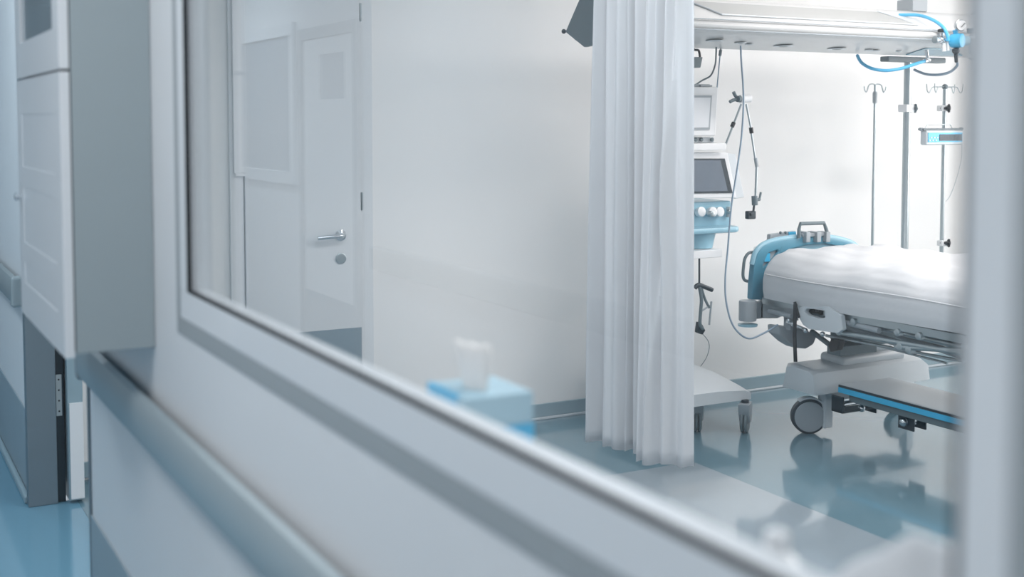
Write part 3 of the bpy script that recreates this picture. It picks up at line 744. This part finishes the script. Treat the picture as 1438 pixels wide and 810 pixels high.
bar('frame_tube', (1176, 466), (1352, 478+18), .014, 'steel', 4.36)
bar('frame_tube', (1182, 447), (1352, 487), .016, 'steel', 4.42)
bar('frame_tube', (1187, 452), (1235, 464), .016, 'grey', 4.37)
bar('lift_rod', (1160, 471), (1352, 507), .0075, 'steel', 4.45)
bar('lift_rod', (1228, 484), (1330, 510), .006, 'steel', 4.60)
bar('lift_rod', (1258, 487), (1352, 492), .013, 'steel', 4.36)
bar('cross_arm', (1190, 458), (1290, 492), .018, 'grey', 4.55)
bar('cross_arm', (1260, 470), (1352, 500), .018, 'grey', 4.62)
for p in ((1177, 466), (1197, 452), (1259, 467), (1289, 472), (1262, 487), (1275, 492)):
    k = MB(); c = at(*p, X=4.345); k.lathe([(.018, 0), (.018, .03), (.009, .034)], c+Vector((.03, 0, 0)), (-1, 0, 0), 14); k.build('pivot', M['steel'], t)
for p, q in (((1100, 446), (1118, 462)), ((1100, 432), (1122, 448))):
    k = MB(); k.box(at(p[0], q[1], X=4.36), at(q[0], p[1], X=4.40), .004); k.build('hinge_block', M['grey'], t)
bar('latch_lever', (1080, 436), (1112, 444), .013, 'grey', 4.34)
bar('head_link', (1105, 452), (1130, 462), .008, 'chrome', 4.34)
for p in ((1108, 450), (1114, 455), (1131, 464), (1155, 469)):
    k = MB(); k.ball(at(*p, X=4.34), .014, n=12); k.build('link_bolt', M['chrome'], t)
b = MB(); b.prism([at(*p, Y=4.95) for p in ((1094, 458), (1132, 462), (1148, 472), (1143, 484), (1133, 490), (1120, 489), (1108, 482), (1095, 470))], (0, .10, 0), .012); b.build('lift_motor', M['grey'], t)
k = MB(); k.cyl(at(1140, 465, Y=4.9), at(1165, 484, Y=4.75), .014, 12); k.build('motor_piston', M['dgrey'], t)
k = MB(); k.prism([at(*p, X=4.42) for p in ((1163, 486), (1167, 475), (1180, 478), (1175, 492), (1166, 494))], (.04, 0, 0), .003); k.build('junction_box', M['black'], t)
# strap hanging
k = MB(); k.prism([at(*p, X=4.30) for p in ((1114, 427), (1119, 427), (1117.5, 470), (1119, 508), (1114.5, 508), (1113, 470))], (.004, 0, 0)); lab(k.build('strap', M['black'], t), 'black strap hanging beside the side cover')
k = MB(); k.cyl(at(1116, 424, X=4.31), at(1122, 446, X=4.31), .008, 10); k.build('strap_clip', M['black'], t)
# lifting column
cc = (4.80, 4.80)
b = MB(); b.box((cc[0]-.16, cc[1]-.12, .47), (cc[0]+.16, cc[1]+.12, .655), .008); b.build('lift_column', M['dgrey'], t)
b = MB(); b.box((4.58, 4.76, .35), (5.05, 4.94, .41), .025, 3); b.box((4.62, 4.78, .40), (4.98, 4.92, .47), .035, 3); b.build('column_shroud', M['offw'], t)
a1, a2 = at(1176, 500, Y=4.70), at(1228, 480, Y=4.70)
b = MB(); b.box((a1.x, 4.68, a1.z), (a2.x, 4.78, a2.z), .006); b.build('column_head', M['dgrey'], t)
# cross cover of the base at the head end (trapezoid section extruded along X)
# section (Y,z): wide skirt, sloped shoulders
sec = [(4.715, .235), (4.735, .345), (4.77, .362), (4.90, .372), (4.96, .36), (4.99, .235)]
b = MB(); xs = [4.355, 4.385, 5.14, 5.19]; sc = [.90, 1, 1, .70]
rows = []
for x, k_ in zip(xs, sc):
    rows.append([b.bm.verts.new((x, 4.74+(y-4.74)*k_, .235+(z-.235)*k_)) for y, z in sec])
for A, B in zip(rows, rows[1:]):
    for i in range(len(sec)): b.bm.faces.new((A[i], A[(i+1) % len(sec)], B[(i+1) % len(sec)], B[i]))
b.bm.faces.new(rows[0]); b.bm.faces.new(rows[-1][::-1])
bmesh.ops.bevel(b.bm, geom=[e for e in b.bm.edges if e.calc_face_angle(0) > .5], offset=.008, segments=2, affect='EDGES')
b.build('base_cover', M['offw'], t)
b = MB(); b.prism([(4.42, 4.72, .25), (4.95, 4.72, .25), (4.85, 4.72, .19), (4.55, 4.72, .19)], (0, .25, 0), .01); b.build('base_belly', M['offw'], t)
# long base beam with blue strip
q0 = at(1195, 546, Z=.295)
b = MB(); b.prism([(4.47, 4.66, .295), (4.82, 4.66, .295), (4.82, 2.5, .295), (4.47, 2.5, .295)], (0, 0, -.035), .004); b.build('base_platform', M['offw'], t)
b = MB(); b.box((4.462, 2.5, .252), (4.4695, 4.665, .280), .002); lab(b.build('bumper_strip', M['cyan'], t), 'bright blue bumper strip')
b = MB(); b.box((4.464, 2.5, .2805), (4.4695, 4.665, .292), .001); b.build('platform_edge', M['dark'], t)
b = MB(); b.box((4.475, 2.5, .215), (4.60, 4.6, .259), .004); b.build('base_rail', M['dgrey'], t)
# casters
def caster(name, x, y, r, wdt, heading, par, m_disc='grey', h_top=.235, forkm='offw'):
    e = bpy.data.objects.new(name, None); C.objects.link(e); e.parent = par
    e.location = Vector((x, y, 0))-par.location
    ax = Vector((math.cos(heading), math.sin(heading), 0)); fw = Vector((-math.sin(heading), math.cos(heading), 0))
    c = Vector((x, y, r))
    for s in (-1, 1):
        k = MB(); k.lathe([(r-.008, 0), (r, .006), (r, wdt*.35), (r-.004, wdt*.4)], c+ax*s*.012, ax*s, 32); k.build('tyre', M['dark'], e)
        k = MB(); k.lathe([(r*.86, 0), (r*.84, .005), (r*.3, .009)], c+ax*s*(.012+wdt*.4), ax*s, 32); k.build('hub_disc', M[m_disc], e)
    k = MB(); k.box((-.010, -r*.35, r*.5), (.010, r*.75, h_top-.02), .006, mtx=Matrix.Translation((x, y, 0)) @ Matrix.Rotation(heading, 4, 'Z'))
    k.cyl((x+fw.x*r*.3, y+fw.y*r*.3, h_top-.05), (x+fw.x*r*.3, y+fw.y*r*.3, h_top+.01), .016, 14); k.build('fork', M[forkm], e)
    return e
wp = at(1135, 608, Z=0)
def single_caster(x, y, r, wdt, heading, par, top):
    e = bpy.data.objects.new('caster', None); C.objects.link(e); e.parent = par; e.location = Vector((x, y, 0))-par.location
    ax = Vector((math.cos(heading), math.sin(heading), 0)); fw = Vector((-math.sin(heading), math.cos(heading), 0)); c = Vector((x, y, r))
    k = MB(); k.lathe([(r-.010, -wdt/2), (r, -wdt/2+.006), (r, wdt/2-.006), (r-.010, wdt/2)], c, ax, 36); k.build('tyre', M['dark'], e)
    for s in (-1, 1):
        k = MB(); k.lathe([(r*.87, 0), (r*.85, .006), (r*.4, .010)], c+ax*s*(wdt/2-.0005), ax*s, 36); k.build('hub_disc', M['grey'], e)
    mt_ = Matrix.Translation((x, y, 0)) @ Matrix.Rotation(heading, 4, 'Z')
    k = MB()
    # fork: curved hood behind the wheel, on the right of the disc
    hood = [(math.cos(R(a)), math.sin(R(a))) for a in range(-20, 126, 12)]
    outr = [mt_ @ Vector((-wdt*.5, r*1.10*cx2, r+r*1.10*cy2)) for cx2, cy2 in hood]
    inr = [mt_ @ Vector((-wdt*.5, r*1.02*cx2, r+r*1.02*cy2)) for cx2, cy2 in hood][::-1]
    k.prism(outr+inr, (mt_.to_3x3() @ Vector((wdt, 0, 0))))
    p = mt_ @ Vector((0, r*.95, r*1.2)); k.box(p-Vector((.03, .03, .08)), p+Vector((.03, .03, top-p.z-.02)), .01)
    k.build('fork', M['offw'], e)
    k = MB(); k.cyl((p.x, p.y, top-.022), (p.x, p.y, top+.02), .022, 16); k.build('stem', M['dark'], e)
    return e
# heading chosen so the wheel disc faces the viewer
single_caster(wp.x, wp.y, .093, .05, R(62+180), t, .245)
single_caster(5.20, 4.97, .072, .05, R(80+180), t, .245)
single_caster(4.56, 2.75, .093, .05, R(70+180), t, .235)
single_caster(5.05, 2.75, .093, .05, R(70+180), t, .235)
b = MB(); b.box((4.80, 2.62, .215), (5.1, 2.88, .259), .01); b.build('foot_cross_beam', M['offw'], t)
# brake pedal with chrome roller under the cover
b = MB(); pa, pb_ = at(1179, 580, Y=4.62), at(1226, 566, Y=4.62)
b.box((pa.x, 4.60, pa.z), (pa.x+.012, 4.68, pa.z+.085), .002); b.box((pb_.x, 4.60, pb_.z-.05), (pb_.x+.008, 4.68, pb_.z+.02), .002)
b.box((pa.x, 4.60, pa.z), (pb_.x+.008, 4.68, pa.z+.012), .002); pdl = b.build('brake_pedal', M['dark'], t)
b = MB(); b.cyl((pa.x+.02, 4.62, pa.z+.045), (pb_.x-.01, 4.62, pa.z+.05), .014, 14); b.ball(at(1210, 573, Y=4.61), .020, n=12); b.build('pedal_roller', M['chrome'], pdl)
p = at(1280, 600, X=4.56)
for xx in (4.52, 4.60):
    b = MB(); b.box((xx, p.y-.05, .14), (xx+.01, p.y+.05, .215), .002); b.build('side_bracket', M['dark'], t)
b = MB(); b.cyl((4.51, p.y, .18), (4.62, p.y, .18), .022, 16); b.ball((4.505, p.y, .18), .022, n=12); b.build('side_roller', M['chrome'], t)
# cable from the beam to the bed
hose('monitor_cable', [at(1040, 60, Y=4.9), at(1041, 85, Y=4.92), at(1043.5, 120, Y=4.96), at(1044, 150, Y=4.98), at(1041, 195, Y=5.0), at(1034, 245, Y=5.0), at(1027, 290, Y=5.0), at(1022, 350, Y=5.0), at(1018.5, 390, Y=4.98), at(1020, 425, Y=4.96), at(1030, 458, Y=4.94), at(1050, 475, Y=4.92), at(1072, 468, Y=4.92), at(1092, 456, Y=4.94)], .0048, 'ghose', 'grey-blue cable hanging from the beam to the bed', 'cable')

# ---------------------------------------------------------------- ventilator cart
VY = 5.20
v = lambda px, py, Y=VY: at(px, py, Y=Y)
t = thing('ventilator', 'white and teal ventilator cart with angled grey screen beside the curtain', 'ventilator', (3.95, 5.35, 0)); vent = t
x0 = 3.62
r_ = v(1053, 556, 5.04).x
b = MB()
sec2 = [(5.03, .172), (5.03, .235), (5.10, .262), (5.30, .30), (5.60, .32), (5.66, .30), (5.66, .172)]
rows = []
for x, k_ in ((x0, .8), (x0+.05, 1), (3.98, 1), (r_-.04, .80), (r_, .55)):
    rows.append([b.bm.verts.new((x, y, .172+(z-.172)*k_)) for y, z in sec2])
for A, B in zip(rows, rows[1:]):
    for i in range(len(sec2)): b.bm.faces.new((A[i], A[(i+1) % len(sec2)], B[(i+1) % len(sec2)], B[i]))
b.bm.faces.new(rows[0]); b.bm.faces.new(rows[-1][::-1]); b.build('cart_base', M['offw'], t)
def cart_caster(x, y, hd):
    e = bpy.data.objects.new('caster', None); C.objects.link(e); e.parent = t; e.location = Vector((x, y, 0))-t.location
    ax = Vector((math.cos(hd), math.sin(hd), 0)); c = Vector((x, y, .058))
    for s in (-1, 1):
        k = MB(); k.lathe([(.05, 0), (.058, .004), (.058, .014), (.052, .018)], c+ax*s*.001, ax*s, 28); k.build('tyre', M['dgrey'], e)
    mt_ = Matrix.Translation((x, y, 0)) @ Matrix.Rotation(hd, 4, 'Z')
    k = MB(); k.prism([mt_ @ Vector((-.030, a, z)) for a, z in ((-.05, .16), (.05, .16), (.048, .10), (.03, .05), (-.01, .055), (-.04, .11))], (mt_.to_3x3() @ Vector((.060, 0, 0))), .006)
    k.build('fork', M['grey'], e)
    k = MB(); k.cyl((x, y, .155), (x, y, .175), .02, 14); k.build('stem', M['dark'], e)
cp1 = at(1046, 607, Z=0); cart_caster(cp1.x, cp1.y, R(-50)); cp2 = at(979, 605, Z=0); cart_caster(max(cp2.x, 3.66), cp2.y, R(-30))
cart_caster(3.75, 5.58, R(20)); cart_caster(4.10, 5.58, R(-20))
b = MB(); b.box((3.70, 5.30, .30), (3.86, 5.46, 1.16), .02, 3); b.build('column', M['offw'], t)
# teal module and tray
xr = v(1030, 300).x
b = MB(); b.box((3.66, 5.16, v(1000, 320).z), (xr-.045, 5.46, v(1000, 282).z), .012, 3); tm = b.build('gas_module', M['lteal'], t)
for px, w_ in ((980, 5), (996, 6), (1006, 4)):
    c = v(px, 298, 5.15); k = MB(); k.lathe([(.022, 0), (.026, .01), (.026, .035), (.018, .04)], c, (0, -1, .15), 16); k.build('port', M['white'], tm)
k = MB(); k.lathe([(.012, 0), (.016, .004), (.016, .03), (.008, .034)], v(996, 300, 5.10), (0, -1, 0), 14); k.build('port_cap', M['steel'], tm)
k = MB(); k.cyl(v(1022, 305, 5.14), v(1023, 290, 5.14), .012, 12); k.ball(v(1024, 297, 5.12), .014, n=12); k.build('water_trap', M['steel'], tm)
b = MB(); yt = 5.04; zt = v(1040, 322, yt).z
pts = [(3.64, yt+.36), (3.64, yt+.04)]+[(3.66, yt), (v(1036, 322, yt).x, yt), (v(1043, 322, yt).x, yt+.03), (v(1043, 322, yt).x, yt+.10), (v(1030, 322).x, yt+.36)]
b.prism([(x, y, zt-.016) for x, y in pts], (0, 0, .032), .012); b.build('tray', M['lteal'], t)
# display with tilted face
def quadprism(name, pl, Y, off, m, par, bev=.004):
    k = MB(); k.prism([at(px, py, Y=Y) for px, py in pl], off, bev); return k.build(name, M[m], par)
ds = quadprism('display_housing', [(930, 214), (1022, 214), (1035, 278), (930, 279)], 5.12, (0, .05, 0), 'white', t, .006)
quadprism('display_side', [(1021, 215), (1033, 216), (1045.5, 277), (1033, 279)], 5.172, (-.005, .06, 0), 'offw', t, .004)
quadprism('display_bezel', [(934, 222.5), (1018, 222.5), (1029, 271), (934, 272)], 5.1145, (0, .005, 0), 'dark', ds, .001)
quadprism('display_screen', [(936, 225), (1012, 225), (1022, 268), (936, 270)], 5.110, (0, .004, 0), 'screen', ds, .0005)
# shelf and patient monitor
xs1 = v(1017, 205, 5.1).x
b = MB(); b.box((3.66, 5.08, v(1000, 211, 5.1).z), (xs1, 5.42, v(1000, 201, 5.1).z), .005); b.build('top_shelf', M['white'], t)
b = MB(); b.box((3.70, 5.40, 1.1), (3.86, 5.46, v(1000, 210, 5.1).z), .006); b.build('rear_post', M['offw'], t)
zs_ = v(1000, 201, 5.1).z
t2 = thing('patient_monitor', 'white patient monitor with pale blank screen on the ventilator shelf', 'monitor', (3.85, 5.25, zs_+.001))
b = MB(); b.box((3.72, 5.16, zs_+.001), (v(1005, 190, 5.15).x, 5.34, zs_+.03), .004); b.build('foot', M['offw'], t2)
b = MB(); b.prism([v(*p, 5.12) for p in ((930, 122), (1009, 122), (1005.5, 191), (930, 191))], (0, .16, 0), .008); mh = b.build('housing', M['white'], t2)
b = MB(); b.prism([v(*p, 5.113) for p in ((934, 134), (1000, 134), (997, 182), (934, 183))], (0, .006, 0), .001); b.build('screen_frame', M['grey'], mh)
b = MB(); b.prism([v(*p, 5.108) for p in ((936, 137), (998, 137), (995, 179), (936, 180))], (0, .004, 0), .0005); b.build('screen', M['pscreen'], mh)
b = MB(); b.box(v(984, 119, 5.15)+Vector((0, 0, 0)), v(992, 122, 5.2), .001)
b.box(v(975, 122, 5.16), v(992, 118.5, 5.19), .002); b.build('top_port', M['grey'], mh)
for px in (976, 984, 999):
    k = MB(); k.lathe([(.010, 0), (.011, .008), (.007, .012)], v(px, 196, 5.155), (0, -1, 0), 12); k.build('connector', M['dgrey'], t2)
# cables and small lamp
hose('monitor_lead', [at(1006, 58, Y=4.95), at(1005.5, 78, Y=5.0), at(1004, 92, Y=5.08), at(998, 106, Y=5.15), at(986, 113, Y=5.17), at(977, 119, Y=5.17)], .0045, 'dgrey', 'dark lead curving from the beam down to the monitor', 'cable')
hose('grey_cord', [at(1012, 70, Y=5.0), at(1010, 90, Y=5.06), at(1007, 123, Y=5.17)], .0035, 'ghose', 'thin grey cord beside the monitor lead', 'cable')
b = MB(); b.cyl(at(1012, 70, Y=5.0), at(1011, 78, Y=5.01), .008, 10); b.cyl(at(1012.5, 62, Y=4.99), at(1012, 70, Y=5.0), .003, 8); o = b.build('cord_grip', M['dgrey']); tag(o, 'grey grip at the top of the thin cord', 'grip')
t3 = thing('hanging_socket', 'small slate hanging socket box left of the dark lead', 'socket', at(978, 94, Y=4.95))
b = MB(); b.prism([at(*p, Y=4.95) for p in ((958, 80), (987, 80), (984, 95), (958, 95))], (0, .05, 0), .003); b.build('box', M['dgrey'], t3)
b = MB(); b.tube([at(965, 58, Y=4.97), at(974, 69, Y=4.97), at(981, 71, Y=4.97), at(983, 80, Y=4.97)], .006, 10); b.build('stem', M['black'], t3)

# lower shelf and bowl
zsh = v(1000, 356, 5.05).z
b = MB(); b.box((3.66, 5.04, v(1000, 361.5, 5.05).z), (v(1013, 356, 5.05).x, 5.40, v(1000, 350.5, 5.05).z), .004); b.build('lower_shelf', M['white'], t)
b = MB(); b.box((3.72, 5.28, .3), (3.84, 5.31, zsh), .004); b.build('shelf_support', M['offw'], t)
zb = v(1000, 350.5, 5.05).z
c = v(979, 350, 5.16); c.z = zb+.001
b = MB(); b.lathe([(.07, 0), (.08, .002), (.098, .085), (.115, .089), (.115, .093), (.094, .091), (.076, .008), (.01, .006)], c, (0, 0, 1), 40); o = b.build('basin', M['lteal'])
tag(o, 'pale blue plastic basin on the ventilator lower shelf', 'basin')
# hanging breathing circuit tubes
t4 = sub_empty('tube_holder', at(986, 400, Y=5.06), t, 'dark breathing tube holder under the lower shelf')
hq = lambda px, py: at(px, py, Y=5.06)
b = MB(); b.tube([hq(976, 404), hq(981, 400), hq(990, 403), hq(1000, 407)], .012, 10); b.cyl(hq(982, 400), hq(982, 362), .005, 8); b.build('crossbar', M['dark'], t4)
b = MB(); b.tube([hq(982, 402), hq(985, 420), hq(984, 436), hq(983, 455), hq(987, 462)], .009, 10); b.tube([hq(985, 404), hq(990, 420), hq(996, 432)], .007, 8); b.build('hose_loop', M['dgrey'], t4)
b = MB(); b.tube([hq(984, 437), hq(989, 434), hq(997, 429)], .005, 8); b.tube([hq(999, 423), hq(996, 456)], .005, 8, smooth=False); b.build('side_tube', M['grey'], t4)
b = MB(); b.prism([hq(*p) for p in ((982, 452), (987, 456), (991, 464), (987, 470), (980, 467), (981, 460))], (0, .03, 0), .004); b.build('mouthpiece', M['dark'], t4)
hose('thin_wire', [hq(987, 469), hq(994, 478), hq(996, 488), hq(992, 502), hq(984, 514)], .0018, 'dgrey', 'thin wire curling from the tube holder to the cart base', 'wire')

# ---------------------------------------------------------------- hose support arm
AY = 5.02
aq = lambda px, py, Y=AY: at(px, py, Y=Y)
t = sub_empty('support_arm', aq(1017, 208), vent, 'jointed hose support arm with three-lobed dark knob')
b = MB(); b.cyl(aq(1017, 208, 5.1), aq(1041, 146), .0055, 10); b.build('left_rod', M['steel'], t)
b = MB(); b.cyl(aq(1028, 178), aq(1030.5, 172), .011, 12); b.build('rod_joint', M['black'], t)
b = MB(); b.cyl(aq(1039, 139), aq(1053, 138), .021, 18); b.build('clamp_body', M['white'], t)
b = MB(); c = aq(1036, 139)
b.cyl(c+Vector((.02, 0, 0)), c+Vector((-.01, -.01, 0)), .016, 14)
for dx, dy in ((-4, -9), (-9, 5), (2, 3)):
    b.tube([c, aq(1034+dx*.5, 138+dy*.5), aq(1034+dx, 138+dy)], .009, 10, smooth=False)
b.build('knob', M['dgrey'], t)
b = MB(); b.cyl(aq(1048, 146), aq(1055, 183), .0055, 10); b.cyl(aq(1055, 186), aq(1061, 226), .0055, 10); b.cyl(aq(1062.5, 233), aq(1061, 276), .0065, 10); b.build('right_rod', M['steel'], t)
b = MB(); b.cyl(aq(1054.5, 179), aq(1055.5, 187), .011, 12); b.build('rod_joint', M['black'], t)
b = MB(); b.cyl(aq(1061, 222), aq(1063, 234), .010, 12); b.build('elbow', M['grey'], t)
b = MB(); b.cyl(aq(1059.5, 275), aq(1060, 288), .016, 14); b.cyl(aq(1063, 281), aq(1067, 279), .008, 10); b.cyl(aq(1066, 282), aq(1068.5, 270), .006, 10); b.build('swivel', M['dgrey'], t)
b = MB(); b.cyl(aq(1059, 288), aq(1058, 297), .006, 10); b.box(aq(1051, 308)+Vector((0, 0, 0)), aq(1062, 296)+Vector((0, .03, 0)), .005); b.box(aq(1053, 303)+Vector((0, -.012, 0)), aq(1058, 299)+Vector((0, .0, 0)), .002); b.build('clip', M['dark'], t)

# ================================================================== THINGS ON THE LEDGE
# tissue box
LZ = 1.1375
t = thing('tissue_box', 'blue and white tissue box on the window ledge', 'tissue box', (.86, 1.66, LZ))
bx0, bx1, by0, by1, bz = .82, .94, 1.652, 1.79, LZ+.088
b = MB(); b.box((bx0, by0, LZ+.038), (bx1, by1, bz), .003); lab(b.build('carton', M['pblue'], t), 'pale blue-white upper carton')
b = MB(); b.box((bx0-.001, by0-.001, LZ), (bx1+.001, by1+.001, LZ+.038), .003); lab(b.build('lower_band', M['cyan'], t), 'bright cyan lower band')
b = MB(); b.box((bx0-.0015, by0+.03, bz-.05), (bx0+.01, by1+.001, bz+.001), .002); lab(b.build('corner_print', M['cyan'], t), 'bright cyan corner')
b = MB(); n = 24; rows = []
for j in range(7):
    f = j/6; row = []
    for i in range(n+1):
        u = i/n; x = .872+.010*math.sin(u*9+f*2)*(.5+.3*f); y = 1.72+(u-.5)*(.075+.004*f); z = bz-.005+f*(.075+.004*math.sin(u*7)+.003*math.sin(u*19))
        row.append(b.bm.verts.new((x, y, z)))
    rows.append(row)
for A, B in zip(rows, rows[1:]):
    for i in range(n): b.bm.faces.new((A[i], A[i+1], B[i+1], B[i]))
o = b.build('tissue', M['tissue'], t); md = o.modifiers.new('thick', 'SOLIDIFY'); md.thickness = .012
# crumpled white cloth near the right jamb
b = MB(); nx, ny = 24, 48; grid = []
for i in range(nx+1):
    row = []
    for j in range(ny+1):
        u, v_ = i/nx, j/ny; x = .785+.15*u; y = .60+.30*v_
        e = (math.sin(math.pi*min(1, max(0, u)))**.35)*(math.sin(math.pi*v_)**.4)
        h = .148+.008*math.sin(v_*9+u*3)+.004*math.sin(v_*27-u*8)+.008*math.sin(u*9+v_*5)-.05*v_
        row.append(b.bm.verts.new((x, y, LZ+.003+max(0, e*h))))
    grid.append(row)
for i in range(nx):
    for j in range(ny): b.bm.faces.new((grid[i][j], grid[i+1][j], grid[i+1][j+1], grid[i][j+1]))
bot_ = [g_[0] for g_ in grid]+grid[-1][1:]+[g_[-1] for g_ in grid[::-1]][1:]+grid[0][::-1][1:-1]
b.bm.faces.new(bot_[::-1])
o = b.build('folded_towel', M['sheet']); tag(o, 'crumpled white towel on the ledge near the right jamb', 'towel')
for f in o.data.polygons: f.use_smooth = True
# small bottle
c = at(1090, 774, X=.82)
b = MB(); hh = c.z+.005-LZ
t = thing('dispenser_bottle', 'small bottle with bright white cap on the window ledge', 'bottle', (.82, c.y, LZ))
b.lathe([(.02, 0), (.024, .003), (.024, hh*.8), (.012, hh*.95), (.012, hh)], (.82, c.y, LZ), (0, 0, 1), 20); b.build('body', M['white'], t)
b = MB(); b.lathe([(.0135, 0), (.0125, .014), (.009, .017)], (.82, c.y, LZ+hh), (0, 0, 1), 20); b.build('cap', M['white'], t)
